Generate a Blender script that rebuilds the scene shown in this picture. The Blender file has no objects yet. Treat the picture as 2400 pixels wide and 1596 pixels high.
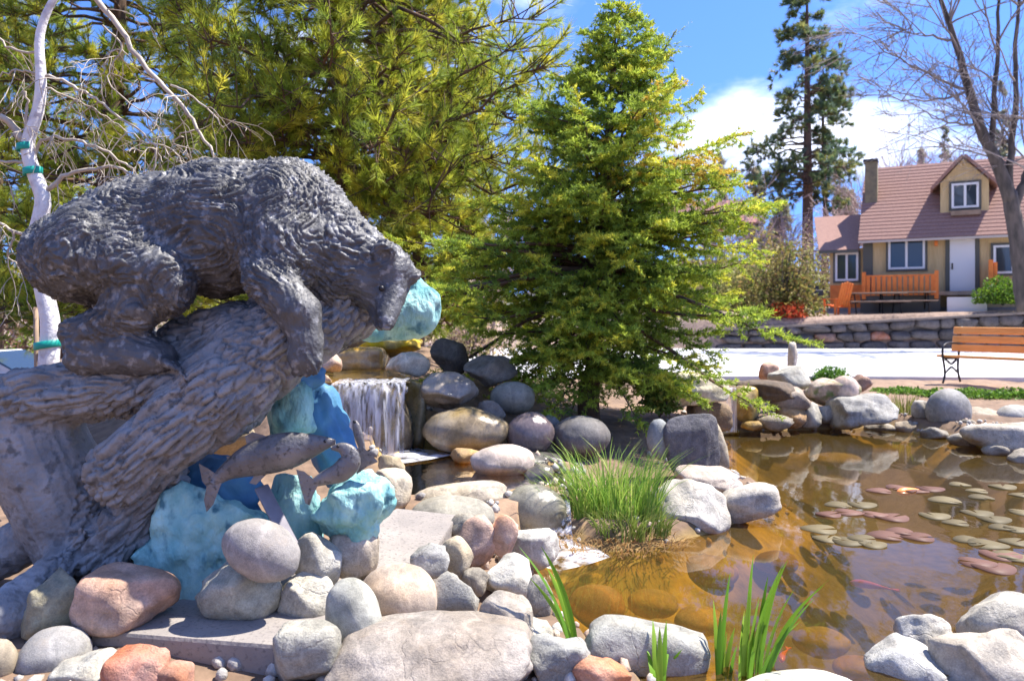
import bpy, math, random
import numpy as np
from mathutils import Vector, Matrix

random.seed(7)
rng = np.random.default_rng(7)
scene = bpy.context.scene
col = scene.collection
R = math.radians

# ------------------------------------------------------------------ camera
F, HZ, CZ = 1800.0, 742.0, 1.35          # focal length and horizon row (photo pixels), eye height (m)
cam_d = bpy.data.cameras.new('camera')
cam = bpy.data.objects.new('camera', cam_d); col.objects.link(cam)
cam.location = (0, 0, CZ); cam.rotation_euler = (R(90), 0, 0)
cam_d.sensor_width = 36.0; cam_d.lens = 27.0
cam_d.shift_y = -(798 - HZ) / 2400.0
cam_d.clip_start = 0.05; cam_d.clip_end = 3000
cam_d.dof.use_dof = True; cam_d.dof.focus_distance = 3.9; cam_d.dof.aperture_fstop = 3.2
scene.camera = cam

# ------------------------------------------------------------------ sky, sun, exposure
SUN_AZ, SUN_EL = 74.0, 60.0              # degrees to the right of straight ahead, and up
world = bpy.data.worlds.new('World'); scene.world = world; world.use_nodes = True
wn, wl = world.node_tree.nodes, world.node_tree.links
wn.clear()
w_out = wn.new('ShaderNodeOutputWorld'); w_bg = wn.new('ShaderNodeBackground')
w_sky = wn.new('ShaderNodeTexSky'); w_sky.sky_type = 'NISHITA'; w_sky.sun_disc = False
w_sky.sun_elevation = R(SUN_EL); w_sky.sun_rotation = R(SUN_AZ); w_sky.altitude = 2000
w_sky.air_density = 1.0; w_sky.dust_density = 0.2; w_sky.ozone_density = 2.5
w_hs = wn.new('ShaderNodeHueSaturation'); w_hs.inputs['Saturation'].default_value = 1.22; w_hs.inputs['Value'].default_value = 0.86
w_hs.inputs['Hue'].default_value = 0.513
w_tc = wn.new('ShaderNodeTexCoord'); w_sep = wn.new('ShaderNodeSeparateXYZ')
w_map = wn.new('ShaderNodeMapping'); w_map.inputs['Scale'].default_value = (2.6, 2.6, 6.5)
w_map.inputs['Location'].default_value = (2.2, 8.8, 1.16)
w_n = wn.new('ShaderNodeTexNoise'); w_n.inputs['Scale'].default_value = 1.0; w_n.inputs['Detail'].default_value = 9; w_n.inputs['Roughness'].default_value = 0.58
w_r = wn.new('ShaderNodeMapRange'); w_r.interpolation_type = 'SMOOTHSTEP'
w_r.inputs['From Min'].default_value = 0.49; w_r.inputs['From Max'].default_value = 0.74
w_m = wn.new('ShaderNodeMath'); w_m.operation = 'MULTIPLY'
w_mx = wn.new('ShaderNodeMix'); w_mx.data_type = 'RGBA'
w_mx.inputs['B'].default_value = (6.4, 6.4, 6.6, 1)
w_z = wn.new('ShaderNodeMath'); w_z.operation = 'MULTIPLY_ADD'; w_z.inputs[1].default_value = .72; w_z.inputs[2].default_value = .28   # dry mountain air: blue right down to the horizon
w_cb = wn.new('ShaderNodeCombineXYZ'); wl.new(w_sep.outputs['X'], w_cb.inputs[0]); wl.new(w_sep.outputs['Y'], w_cb.inputs[1]); wl.new(w_sep.outputs['Z'], w_z.inputs[0]); wl.new(w_z.outputs[0], w_cb.inputs[2])
w_nm = wn.new('ShaderNodeVectorMath'); w_nm.operation = 'NORMALIZE'; wl.new(w_cb.outputs[0], w_nm.inputs[0]); wl.new(w_nm.outputs[0], w_sky.inputs['Vector'])
wl.new(w_sky.outputs[0], w_hs.inputs['Color']); wl.new(w_tc.outputs['Generated'], w_map.inputs[0]); wl.new(w_tc.outputs['Generated'], w_sep.inputs[0])
wl.new(w_map.outputs[0], w_n.inputs['Vector']); wl.new(w_n.outputs[0], w_r.inputs[0])
wl.new(w_r.outputs[0], w_m.inputs[0]); w_m.inputs[1].default_value = .8; wl.new(w_m.outputs[0], w_mx.inputs['Factor'])
wl.new(w_hs.outputs[0], w_mx.inputs['A']); wl.new(w_mx.outputs['Result'], w_bg.inputs[0]); wl.new(w_bg.outputs[0], w_out.inputs[0])
w_bg.inputs[1].default_value = 0.15

sun_d = bpy.data.lights.new('sun', 'SUN'); sun = bpy.data.objects.new('sun', sun_d); col.objects.link(sun)
sun_d.energy = 3.7; sun_d.angle = R(0.53); sun_d.color = (1.0, 0.94, 0.83)
SUNV = Vector((math.sin(R(SUN_AZ)) * math.cos(R(SUN_EL)), math.cos(R(SUN_AZ)) * math.cos(R(SUN_EL)), math.sin(R(SUN_EL))))
sun.rotation_euler = SUNV.to_track_quat('Z', 'Y').to_euler(); sun.location = (6, 10, 12)
vs = scene.view_settings
vs.view_transform = 'Standard'; vs.look = 'None'; vs.gamma = 1; vs.use_curve_mapping = False; vs.exposure = 1.6
scene.render.engine = 'CYCLES'
cy = scene.cycles
cy.use_denoising = True; cy.max_bounces = 8; cy.transparent_max_bounces = 16; cy.caustics_reflective = False; cy.caustics_refractive = False

# ------------------------------------------------------------------ helpers
def P(px, py, d):
    """photo pixel + distance (m) -> point in the place"""
    return np.array([(px - 1200) / F * d, d, CZ + (HZ - py) / F * d])
def dz(py, z):
    """distance at which a level z shows at photo row py"""
    return (CZ - z) * F / (py - HZ)
def PZ_(px, py, z):
    return P(px, py, dz(py, z))

def h3(ix, iy, iz, seed):
    n = (ix * 374761393 + iy * 668265263 + iz * 2147483647 + seed * 1274126177) & 0xFFFFFFFF
    n = ((n ^ (n >> 13)) * 1274126177) & 0xFFFFFFFF
    return ((n ^ (n >> 16)) & 0xFFFF) / 32767.5 - 1.0
def noise3(p, seed=0):
    p = np.asarray(p, float); i = np.floor(p).astype(np.int64); f = p - i
    u = f * f * f * (f * (f * 6 - 15) + 10); out = 0
    for a in (0, 1):
        wx = u[..., 0] if a else 1 - u[..., 0]
        for b in (0, 1):
            wy = u[..., 1] if b else 1 - u[..., 1]
            for c in (0, 1):
                wz = u[..., 2] if c else 1 - u[..., 2]
                out = out + wx * wy * wz * h3(i[..., 0] + a, i[..., 1] + b, i[..., 2] + c, seed)
    return out
def fbm(p, seed=0, octv=4, gain=.5):
    s = 0; a = 1.0; p = np.asarray(p, float)
    for k in range(octv):
        s = s + a * noise3(p * 2 ** k + 17.3 * k, seed + k); a *= gain
    return s
def worley(q, seed=0):
    i = np.floor(q).astype(np.int64); f1 = np.full(len(q), 9.0); f2 = f1.copy(); idv = np.zeros(len(q))
    for a in (-1, 0, 1):
        for b in (-1, 0, 1):
            for c in (-1, 0, 1):
                X, Y, Z = i[:, 0] + a, i[:, 1] + b, i[:, 2] + c; o = np.stack([X + .5 + .45 * h3(X, Y, Z, seed), Y + .5 + .45 * h3(X, Y, Z, seed + 1), Z + .5 + .45 * h3(X, Y, Z, seed + 2)], 1); d = np.sqrt(((q - o) ** 2).sum(1))
                n = d < f1; f2 = np.where(n, f1, np.minimum(f2, d)); idv = np.where(n, h3(X, Y, Z, seed + 3), idv); f1 = np.where(n, d, f1)
    return f2 - f1, idv
def sstep(a, b, x):
    t = np.clip((x - a) / (b - a), 0, 1); return t * t * (3 - 2 * t)

def xp(a, b): return np.stack([a[:, 1] * b[:, 2] - a[:, 2] * b[:, 1], a[:, 2] * b[:, 0] - a[:, 0] * b[:, 2], a[:, 0] * b[:, 1] - a[:, 1] * b[:, 0]], 1)
class MB:
    """collects geometry for ONE mesh"""
    def __init__(s): s.v = []; s.f = []; s.n = 0; s.c = []; s.q = []
    def add(s, v, f, c=None):
        v = np.asarray(v, float).reshape(-1, 3); f = np.asarray(f, np.int64)
        s.v.append(v); s.f.append(f + s.n); s.n += len(v)
        if c is not None: s.c.append(np.broadcast_to(np.asarray(c, float), (len(v), 3)))
        return s
    def box(s, c, size, rot=None, bev=0.0):
        x, y, z = np.array(size) / 2.0
        if bev <= 0:
            v = np.array([[a * x, b * y, e * z] for a in (-1, 1) for b in (-1, 1) for e in (-1, 1)])
            f = [[0, 1, 3, 2], [4, 6, 7, 5], [0, 4, 5, 1], [2, 3, 7, 6], [0, 2, 6, 4], [1, 5, 7, 3]]
            if rot is not None: v = v @ np.array(rot.to_3x3()).T
            return s.add(v + np.array(c), f)
        b = min(bev, x * .9, y * .9, z * .9); oct_ = []
        ring = [(x - b, -y), (x, -y + b), (x, y - b), (x - b, y), (-x + b, y), (-x, y - b), (-x, -y + b), (-x + b, -y)]
        ins = [(np.sign(p) * (abs(p) - b * .7), np.sign(q) * (abs(q) - b * .7)) for p, q in ring]
        v = [(p, q, -z) for p, q in ins] + [(p, q, -z + b) for p, q in ring] + [(p, q, z - b) for p, q in ring] + [(p, q, z) for p, q in ins]
        f4 = [[k * 8 + i, k * 8 + (i + 1) % 8, k * 8 + 8 + (i + 1) % 8, k * 8 + 8 + i] for k in range(3) for i in range(8)]
        v = np.array(v)
        if rot is not None: v = v @ np.array(rot.to_3x3()).T
        n0 = s.n
        s.add(v + np.array(c), f4)
        s.f.append(np.array([[n0 + i for i in range(7, -1, -1)]])); s.f.append(np.array([[n0 + 24 + i for i in range(8)]]))
        return s
    def tube(s, pts, rad, n=8, cap=True, c=None):
        pts = np.asarray(pts, float); m = len(pts); rad = np.broadcast_to(np.asarray(rad, float), (m,))
        t = np.gradient(pts, axis=0); t /= np.linalg.norm(t, axis=1)[:, None] + 1e-9
        up = np.array([0.3, 0.2, 1.0]) if abs(t[0][2]) < .8 else np.array([1.0, .2, .1])
        rings = []
        if n <= 6:
            up = np.array([.31, .57, .76]) if abs(t[0] @ np.array([.31, .57, .76])) < .85 else np.array([.9, -.4, .1])
            ta = np.stack([t[:, 1] * up[2] - t[:, 2] * up[1], t[:, 2] * up[0] - t[:, 0] * up[2], t[:, 0] * up[1] - t[:, 1] * up[0]], 1); ta /= np.sqrt((ta * ta).sum(1))[:, None] + 1e-9
            tb = np.stack([ta[:, 1] * t[:, 2] - ta[:, 2] * t[:, 1], ta[:, 2] * t[:, 0] - ta[:, 0] * t[:, 2], ta[:, 0] * t[:, 1] - ta[:, 1] * t[:, 0]], 1)
            ang = np.arange(n) * 2 * np.pi / n; rings = [(pts[:, None] + rad[:, None, None] * (np.cos(ang)[:, None] * ta[:, None] + np.sin(ang)[:, None] * tb[:, None])).reshape(-1, 3)]
        for k in range(m if n > 6 else 0):
            a = np.cross(t[k], up); a /= np.linalg.norm(a) + 1e-9; b = np.cross(a, t[k]); up = b
            ang = np.arange(n) * 2 * np.pi / n
            rings.append(pts[k] + rad[k] * (np.cos(ang)[:, None] * a + np.sin(ang)[:, None] * b))
        v = np.concatenate(rings); i = np.arange(n); j = (i + 1) % n
        kk = (np.arange(m - 1) * n)[:, None]; f = np.stack([kk + i, kk + n + i, kk + n + j, kk + j], -1).reshape(-1, 4)
        n0 = s.n; s.add(v, f, c)
        if cap and n > 2:
            s.f.append(np.array([n0 + i])); s.f.append(np.array([n0 + (m - 1) * n + i[::-1]]))
        return s
    def blades(s, B, D, L, W, c):
        """thin one-triangle needles: base points, directions, lengths, widths (worked out together at the end)"""
        n = len(B); s.q.append((B, D, np.broadcast_to(L, (n,)), np.broadcast_to(W, (n,)), np.broadcast_to(c, (n, 3)))); return s
    def sticks(s, A, B, r0, r1):
        """many thin three-sided twigs at once"""
        n = len(A); t = B - A; t = t / (np.sqrt((t * t).sum(1))[:, None] + 1e-9); a = xp(t, np.broadcast_to(np.array([.31, .57, .76]), t.shape)); a /= np.sqrt((a * a).sum(1))[:, None] + 1e-9; b = xp(a, t); v = []
        for p, r in ((A, r0), (B, r1)):
            for k in range(3): v.append(p + r * (math.cos(k * 2.094) * a + math.sin(k * 2.094) * b))
        v = np.stack(v, 1).reshape(-1, 3); o = (np.arange(n) * 6)[:, None]
        return s.add(v, np.concatenate([o + np.array([k, 3 + k, 3 + (k + 1) % 3, (k + 1) % 3]) for k in range(3)]))
    def flush(s):
        if not s.q: return
        B, D, L, W, c = [np.concatenate(z) for z in zip(*s.q)]; s.q = []; n = len(B); D = D / (np.sqrt((D * D).sum(1))[:, None] + 1e-9)
        sd = xp(D, rng.normal(size=(n, 3))); sd /= np.sqrt((sd * sd).sum(1))[:, None] + 1e-9; W = W[:, None]; L = L[:, None]
        s.add(np.stack([B - sd * W / 2, B + sd * W / 2, B + D * L], 1).reshape(-1, 3), np.arange(3 * n).reshape(n, 3), np.repeat(c, 3, axis=0))
    def leaves(s, C, S, c=None, up=0.0):
        """small diamond leaves at points C, half length S"""
        n = len(C); a = rng.normal(size=(n, 3)); a /= np.linalg.norm(a, axis=1)[:, None]
        b = rng.normal(size=(n, 3)); b = np.cross(a, b); b /= np.linalg.norm(b, axis=1)[:, None]
        S = np.broadcast_to(S, (n,))[:, None]
        v = np.stack([C - a * S, C + b * S * .5, C + a * S, C - b * S * .5], 1).reshape(-1, 3)
        s.add(v, np.arange(4 * n).reshape(n, 4), None if c is None else np.repeat(c, 4, axis=0))
        return s

ROOT = {}
def tag(o, label=None, cat=None, group=None, kind=None):
    if label: o['label'] = label
    if cat: o['category'] = cat
    if group: o['group'] = group
    if kind: o['kind'] = kind
    return o
def empty(name, loc, label=None, cat=None, group=None, rz=0.0):
    o = bpy.data.objects.new(name, None); col.objects.link(o); o.empty_display_size = .1
    o.location = tuple(loc); o.rotation_euler = (0, 0, rz)
    ROOT[o.name] = np.array(Vector(loc)); return tag(o, label, cat, group)
def mesh_from(name, mb, mat, smooth=True):
    v = np.concatenate(mb.v) if mb.v else np.zeros((0, 3))
    me = bpy.data.meshes.new(name)
    me.vertices.add(len(v)); me.vertices.foreach_set('co', v.astype(np.float32).ravel())
    tot = np.concatenate([np.full(len(f), f.shape[1]) for f in mb.f]); idx = np.concatenate([f.ravel() for f in mb.f])
    st = np.concatenate([[0], np.cumsum(tot)[:-1]])
    me.loops.add(len(idx)); me.loops.foreach_set('vertex_index', idx.astype(np.int32))
    me.polygons.add(len(tot)); me.polygons.foreach_set('loop_start', st.astype(np.int32)); me.polygons.foreach_set('loop_total', tot.astype(np.int32))
    me.polygons.foreach_set('use_smooth', np.full(len(tot), bool(smooth)))
    if mb.c and sum(len(c) for c in mb.c) == len(v):
        ca = me.color_attributes.new('col', 'FLOAT_COLOR', 'POINT')
        c4 = np.ones((len(v), 4), np.float32); c4[:, :3] = np.concatenate(mb.c); ca.data.foreach_set('color', c4.ravel())
    me.update(calc_edges=True); me.validate()
    if mat is not None: me.materials.append(mat)
    return me
def build(name, mb, mat, parent=None, smooth=True, label=None, cat=None, group=None, kind=None, color=None, local=False):
    """link the collected geometry as one object; world coordinates unless local"""
    mb.flush()
    if parent is not None:
        if not local:
            base = ROOT[parent.name]; mb.v = [v - base for v in mb.v]
        o = bpy.data.objects.new(name, mesh_from(name, mb, mat, smooth)); col.objects.link(o); o.parent = parent
        ROOT[o.name] = ROOT[parent.name]
    else:
        allv = np.concatenate(mb.v); c = (allv.min(0) + allv.max(0)) / 2; c[2] = allv[:, 2].min()
        mb.v = [v - c for v in mb.v]
        o = bpy.data.objects.new(name, mesh_from(name, mb, mat, smooth)); col.objects.link(o); o.location = tuple(c)
        ROOT[o.name] = c
    if color is not None: o.color = (*color, 1)
    return tag(o, label, cat, group, kind)

# ---- signed-distance modelling (for the bronze)
def sd_cap(p, a, b, ra, rb):
    a = np.asarray(a, float); b = np.asarray(b, float); ba = b - a
    t = np.clip(((p - a) @ ba) / (ba @ ba), 0, 1)
    return np.linalg.norm(p - a - t[:, None] * ba, axis=1) - (ra + (rb - ra) * t)
def sd_ell(p, c, r, ry=0.0):
    q = p - np.asarray(c, float)
    if ry:
        cs, sn = math.cos(ry), math.sin(ry)
        q = np.stack([q[:, 0] * cs + q[:, 2] * sn, q[:, 1], -q[:, 0] * sn + q[:, 2] * cs], 1)
    r = np.asarray(r, float); k0 = np.linalg.norm(q / r, axis=1); k1 = np.linalg.norm(q / (r * r), axis=1)
    return k0 * (k0 - 1) / np.maximum(k1, 1e-6)
def smin(a, b, k):
    h = np.clip(.5 + .5 * (b - a) / k, 0, 1); return b + (a - b) * h - k * h * (1 - h)
def nets(f, lo, hi, h):
    lo = np.asarray(lo, float); ax = [np.arange(lo[k], hi[k] + h, h) for k in range(3)]
    g = np.stack(np.meshgrid(*ax, indexing='ij'), -1); sh = g.shape[:3]
    V = f(g.reshape(-1, 3)).reshape(sh); S = V < 0
    cs = sum(S[a:sh[0] - 1 + a, b:sh[1] - 1 + b, c:sh[2] - 1 + c].astype(np.int8) for a in (0, 1) for b in (0, 1) for c in (0, 1))
    act = (cs > 0) & (cs < 8); idx = -np.ones(act.shape, np.int64); cell = np.argwhere(act); idx[act] = np.arange(len(cell))
    acc = np.zeros((len(cell), 3)); cnt = np.zeros(len(cell))
    for k in range(3):
        o1, o2 = [x for x in range(3) if x != k]
        for a in (0, 1):
            for b in (0, 1):
                c0 = cell.copy(); c0[:, o1] += a; c0[:, o2] += b; c1 = c0.copy(); c1[:, k] += 1
                v0 = V[tuple(c0.T)]; v1 = V[tuple(c1.T)]; m = (v0 < 0) != (v1 < 0)
                t = np.where(m, v0 / np.where(m, v0 - v1, 1), 0); p = c0.astype(float); p[:, k] += t
                acc[m] += p[m]; cnt[m] += 1
    vert = lo + acc / cnt[:, None] * h; faces = []
    for k in range(3):
        o1, o2 = (k + 1) % 3, (k + 2) % 3
        s0 = [slice(None)] * 3; s1 = [slice(None)] * 3; s0[k] = slice(0, -1); s1[k] = slice(1, None)
        d = S[tuple(s0)] != S[tuple(s1)]; e = np.argwhere(d); e = e[(e[:, o1] > 0) & (e[:, o2] > 0) & (e[:, o1] < sh[o1] - 1) & (e[:, o2] < sh[o2] - 1)]
        q = []
        for da, db in ((1, 1), (0, 1), (0, 0), (1, 0)):
            cc = e.copy(); cc[:, o1] -= da; cc[:, o2] -= db; q.append(idx[tuple(cc.T)])
        q = np.stack(q, 1); inside = S[tuple(e.T)]; q[~inside] = q[~inside][:, ::-1]; faces.append(q)
    return vert, np.concatenate(faces)
def vnormals(v, f):
    a, b, c = v[f[:, 0]], v[f[:, 1]], v[f[:, 2]]; fn = np.cross(c - a, v[f[:, -1]] - b if f.shape[1] == 4 else b - a)
    if f.shape[1] == 3: fn = np.cross(b - a, c - a)
    n = np.zeros_like(v)
    for k in range(f.shape[1]): np.add.at(n, f[:, k], fn)
    return n / (np.linalg.norm(n, axis=1)[:, None] + 1e-12)
def relax(v, f, it=2):
    for _ in range(it):
        s = np.zeros_like(v); c = np.zeros(len(v))
        for k in range(f.shape[1]):
            for o in (1, f.shape[1] - 1):
                np.add.at(s, f[:, k], v[f[:, (k + o) % f.shape[1]]]); np.add.at(c, f[:, k], 1)
        v = .5 * v + .5 * s / np.maximum(c, 1)[:, None]
    return v
def subdivide(v, f):
    """one plain split of quads (then relaxed)"""
    e = np.concatenate([np.sort(np.stack([f[:, k], f[:, (k + 1) % 4]], 1), 1) for k in range(4)])
    key = e[:, 0] * (len(v) + 1) + e[:, 1]; u, first, inv = np.unique(key, return_index=True, return_inverse=True)
    em = (v[e[first][:, 0]] + v[e[first][:, 1]]) / 2; nf = len(f); fc = v[f].mean(1)
    E = len(v) + inv.reshape(4, nf); C = len(v) + len(em) + np.arange(nf)
    nfz = np.concatenate([np.stack([f[:, k], E[k], C, E[(k + 3) % 4]], 1) for k in range(4)])
    return np.concatenate([v, em, fc]), nfz

# ---- materials
def nodes_of(name):
    m = bpy.data.materials.new(name); m.use_nodes = True
    return m, m.node_tree.nodes, m.node_tree.links, m.node_tree.nodes['Principled BSDF']
def lnk(l, a, b): l.new(a, b)
def mat(name, c1, c2=None, scale=6.0, rough=.7, metal=0.0, bump=0.0, bscale=30.0, detail=6, stretch=(1, 1, 1), spec=None, bdist=.02, c3=None, s3=40.0, lo=.35, hi=.65, rot=(0, 0, 0)):
    """two-tone noise surface with fine relief, in the object's own space"""
    m, n, l, b = nodes_of(name)
    b.inputs['Roughness'].default_value = rough; b.inputs['Metallic'].default_value = metal
    if spec is not None: b.inputs['Specular IOR Level'].default_value = spec
    tc = n.new('ShaderNodeTexCoord'); mp = n.new('ShaderNodeMapping'); mp.inputs['Scale'].default_value = stretch; mp.inputs['Rotation'].default_value = rot
    l.new(tc.outputs['Object'], mp.inputs[0])
    if c2 is None: b.inputs['Base Color'].default_value = (*c1, 1)
    else:
        no = n.new('ShaderNodeTexNoise'); no.inputs['Scale'].default_value = scale; no.inputs['Detail'].default_value = detail
        l.new(mp.outputs[0], no.inputs['Vector'])
        mr = n.new('ShaderNodeMapRange'); mr.inputs['From Min'].default_value = lo; mr.inputs['From Max'].default_value = hi
        l.new(no.outputs[0], mr.inputs[0])
        mx = n.new('ShaderNodeMix'); mx.data_type = 'RGBA'; mx.inputs['A'].default_value = (*c1, 1); mx.inputs['B'].default_value = (*c2, 1)
        l.new(mr.outputs[0], mx.inputs['Factor']); out = mx.outputs['Result']
        if c3 is not None:
            n3 = n.new('ShaderNodeTexNoise'); n3.inputs['Scale'].default_value = s3; n3.inputs['Detail'].default_value = 3; l.new(mp.outputs[0], n3.inputs['Vector'])
            m3 = n.new('ShaderNodeMapRange'); m3.inputs['From Min'].default_value = .55; m3.inputs['From Max'].default_value = .68; l.new(n3.outputs[0], m3.inputs[0])
            x3 = n.new('ShaderNodeMix'); x3.data_type = 'RGBA'; x3.inputs['B'].default_value = (*c3, 1); l.new(out, x3.inputs['A']); l.new(m3.outputs[0], x3.inputs['Factor']); out = x3.outputs['Result']
        l.new(out, b.inputs['Base Color'])
    if bump > 0:
        nb = n.new('ShaderNodeTexNoise'); nb.inputs['Scale'].default_value = bscale; nb.inputs['Detail'].default_value = 6; l.new(mp.outputs[0], nb.inputs['Vector'])
        bp = n.new('ShaderNodeBump'); bp.inputs['Strength'].default_value = bump; bp.inputs['Distance'].default_value = bdist
        l.new(nb.outputs[0], bp.inputs['Height']); l.new(bp.outputs[0], b.inputs['Normal'])
    return m
def mat_attr(name, rough=.6, transl=0.0, tint=(1, 1, 1), bump=0.0, bscale=40, vary=0.0, vscale=20):
    """colour from the mesh's own colour attribute, optionally leaf-like (lets light through)"""
    m, n, l, b = nodes_of(name); b.inputs['Roughness'].default_value = rough
    at = n.new('ShaderNodeVertexColor'); at.layer_name = 'col'; out = at.outputs['Color']
    if vary > 0:
        tc = n.new('ShaderNodeTexCoord'); no = n.new('ShaderNodeTexNoise'); no.inputs['Scale'].default_value = vscale; no.inputs['Detail'].default_value = 8; l.new(tc.outputs['Object'], no.inputs['Vector'])
        mr = n.new('ShaderNodeMapRange'); mr.inputs['From Min'].default_value = .3; mr.inputs['From Max'].default_value = .7; mr.inputs['To Min'].default_value = 1 - vary; mr.inputs['To Max'].default_value = 1 + vary; l.new(no.outputs[0], mr.inputs[0])
        mm = n.new('ShaderNodeVectorMath'); mm.operation = 'SCALE'; l.new(out, mm.inputs[0]); l.new(mr.outputs[0], mm.inputs['Scale']); out = mm.outputs[0]
        if bump > 0:
            bp = n.new('ShaderNodeBump'); bp.inputs['Strength'].default_value = bump; bp.inputs['Distance'].default_value = .03; l.new(no.outputs[0], bp.inputs['Height']); l.new(bp.outputs[0], b.inputs['Normal'])
    l.new(out, b.inputs['Base Color'])
    if transl > 0:
        b.inputs['Specular IOR Level'].default_value = .25
        tr = n.new('ShaderNodeBsdfTranslucent'); l.new(out, tr.inputs[0]); mx = n.new('ShaderNodeMixShader'); mx.inputs[0].default_value = transl
        l.new(b.outputs[0], mx.inputs[1]); l.new(tr.outputs[0], mx.inputs[2]); l.new(mx.outputs[0], n['Material Output'].inputs[0])
    return m
def mat_rock(name, rough=.75, bump=.5, spec=.4, fine=60.0, crack=0.0, wet=False, moss=None):
    """stone: colour from the object, mottled, speckled and veined"""
    m, n, l, b = nodes_of(name); b.inputs['Roughness'].default_value = rough; b.inputs['Specular IOR Level'].default_value = spec
    oi = n.new('ShaderNodeObjectInfo'); tc = n.new('ShaderNodeTexCoord')
    ad = n.new('ShaderNodeVectorMath'); ad.operation = 'ADD'; sc = n.new('ShaderNodeVectorMath'); sc.operation = 'SCALE'; sc.inputs['Scale'].default_value = 37.0
    cb = n.new('ShaderNodeCombineXYZ'); l.new(oi.outputs['Random'], cb.inputs[0]); l.new(oi.outputs['Random'], cb.inputs[1]); l.new(cb.outputs[0], sc.inputs[0])
    l.new(tc.outputs['Object'], ad.inputs[0]); l.new(sc.outputs[0], ad.inputs[1]); V = ad.outputs[0]
    def nz(s, d, ro=.55):
        q = n.new('ShaderNodeTexNoise'); q.inputs['Scale'].default_value = s; q.inputs['Detail'].default_value = d; q.inputs['Roughness'].default_value = ro; l.new(V, q.inputs['Vector']); return q.outputs[0]
    def rngm(x, a, c, d, e):
        q = n.new('ShaderNodeMapRange'); q.inputs['From Min'].default_value = a; q.inputs['From Max'].default_value = c; q.inputs['To Min'].default_value = d; q.inputs['To Max'].default_value = e; l.new(x, q.inputs[0]); return q.outputs[0]
    def scl(c, f):
        q = n.new('ShaderNodeVectorMath'); q.operation = 'SCALE'; l.new(c, q.inputs[0]); l.new(f, q.inputs['Scale']); return q.outputs[0]
    def mixc(fac, a, colr):
        q = n.new('ShaderNodeMix'); q.data_type = 'RGBA'; l.new(fac, q.inputs['Factor']); l.new(a, q.inputs['A'])
        if isinstance(colr, tuple): q.inputs['B'].default_value = (*colr, 1)
        else: l.new(colr, q.inputs['B'])
        return q.outputs['Result']
    big, mid, fin = nz(6, 6), nz(22, 8, .65), nz(fine * 3, 4, .7)
    c = scl(oi.outputs['Color'], rngm(big, .3, .7, .5, .98)); c = scl(c, rngm(mid, .3, .7, .72, 1.28)); c = scl(c, rngm(fin, .3, .7, .78, 1.22))
    tint = n.new('ShaderNodeHueSaturation'); l.new(c, tint.inputs['Color']); l.new(rngm(nz(3.1, 3), .3, .7, .6, 1.2), tint.inputs['Saturation']); c = tint.outputs[0]
    c = mixc(rngm(nz(11, 9, .7), .54, .72, 0, .5), c, (.17, .12, .07)); c = mixc(rngm(nz(15, 7, .65), .62, .74, 0, .35), c, (.45, .43, .36))
    spk = rngm(nz(fine * 2.0, 2), .64, .72, 0, .3); c = mixc(spk, c, (.06, .06, .065))
    wv = n.new('ShaderNodeTexWave'); wv.inputs['Scale'].default_value = 2.2; wv.inputs['Distortion'].default_value = 9; wv.inputs['Detail'].default_value = 4; wv.inputs['Detail Scale'].default_value = 1.2; l.new(V, wv.inputs['Vector'])
    vein = rngm(wv.outputs['Color'], .95, 1.0, 0, .16); lig = scl(oi.outputs['Color'], rngm(big, 0, 1, 1.5, 1.8)); c = mixc(vein, c, lig)
    if moss is not None: c = mixc(rngm(nz(9, 5), .5, .62, 0, .8), c, moss)
    if crack > 0:      # fractures that come and go
        wob = n.new('ShaderNodeTexNoise'); wob.inputs['Scale'].default_value = 5; wob.inputs['Detail'].default_value = 5; l.new(V, wob.inputs['Vector'])
        wa = n.new('ShaderNodeVectorMath'); wa.operation = 'MULTIPLY_ADD'; l.new(wob.outputs['Color'], wa.inputs[0]); wa.inputs[1].default_value = (.35, .35, .35); l.new(V, wa.inputs[2])
        vo = n.new('ShaderNodeTexVoronoi'); vo.feature = 'DISTANCE_TO_EDGE'; vo.inputs['Scale'].default_value = 4.2; l.new(wa.outputs[0], vo.inputs['Vector'])
        ck = rngm(vo.outputs['Distance'], .0, .03, 1, 0); gate = rngm(nz(4, 3), .48, .58, 0, crack); cm = n.new('ShaderNodeMath'); cm.operation = 'MULTIPLY'; l.new(ck, cm.inputs[0]); l.new(gate, cm.inputs[1])
        c = mixc(cm.outputs[0], c, (.12, .10, .08))
    l.new(c, b.inputs['Base Color'])
    sm = n.new('ShaderNodeMath'); sm.operation = 'MULTIPLY_ADD'; l.new(fin, sm.inputs[0]); sm.inputs[1].default_value = .25; l.new(mid, sm.inputs[2])
    hgt = sm.outputs[0]
    if crack > 0:
        hs = n.new('ShaderNodeMath'); hs.operation = 'MULTIPLY_ADD'; l.new(cm.outputs[0], hs.inputs[0]); hs.inputs[1].default_value = -.7; l.new(hgt, hs.inputs[2]); hgt = hs.outputs[0]
    bp = n.new('ShaderNodeBump'); bp.inputs['Strength'].default_value = bump; bp.inputs['Distance'].default_value = .02; l.new(hgt, bp.inputs['Height']); l.new(bp.outputs[0], b.inputs['Normal'])
    if wet: l.new(rngm(big, .35, .65, .08, .4), b.inputs['Roughness'])
    return m

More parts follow.
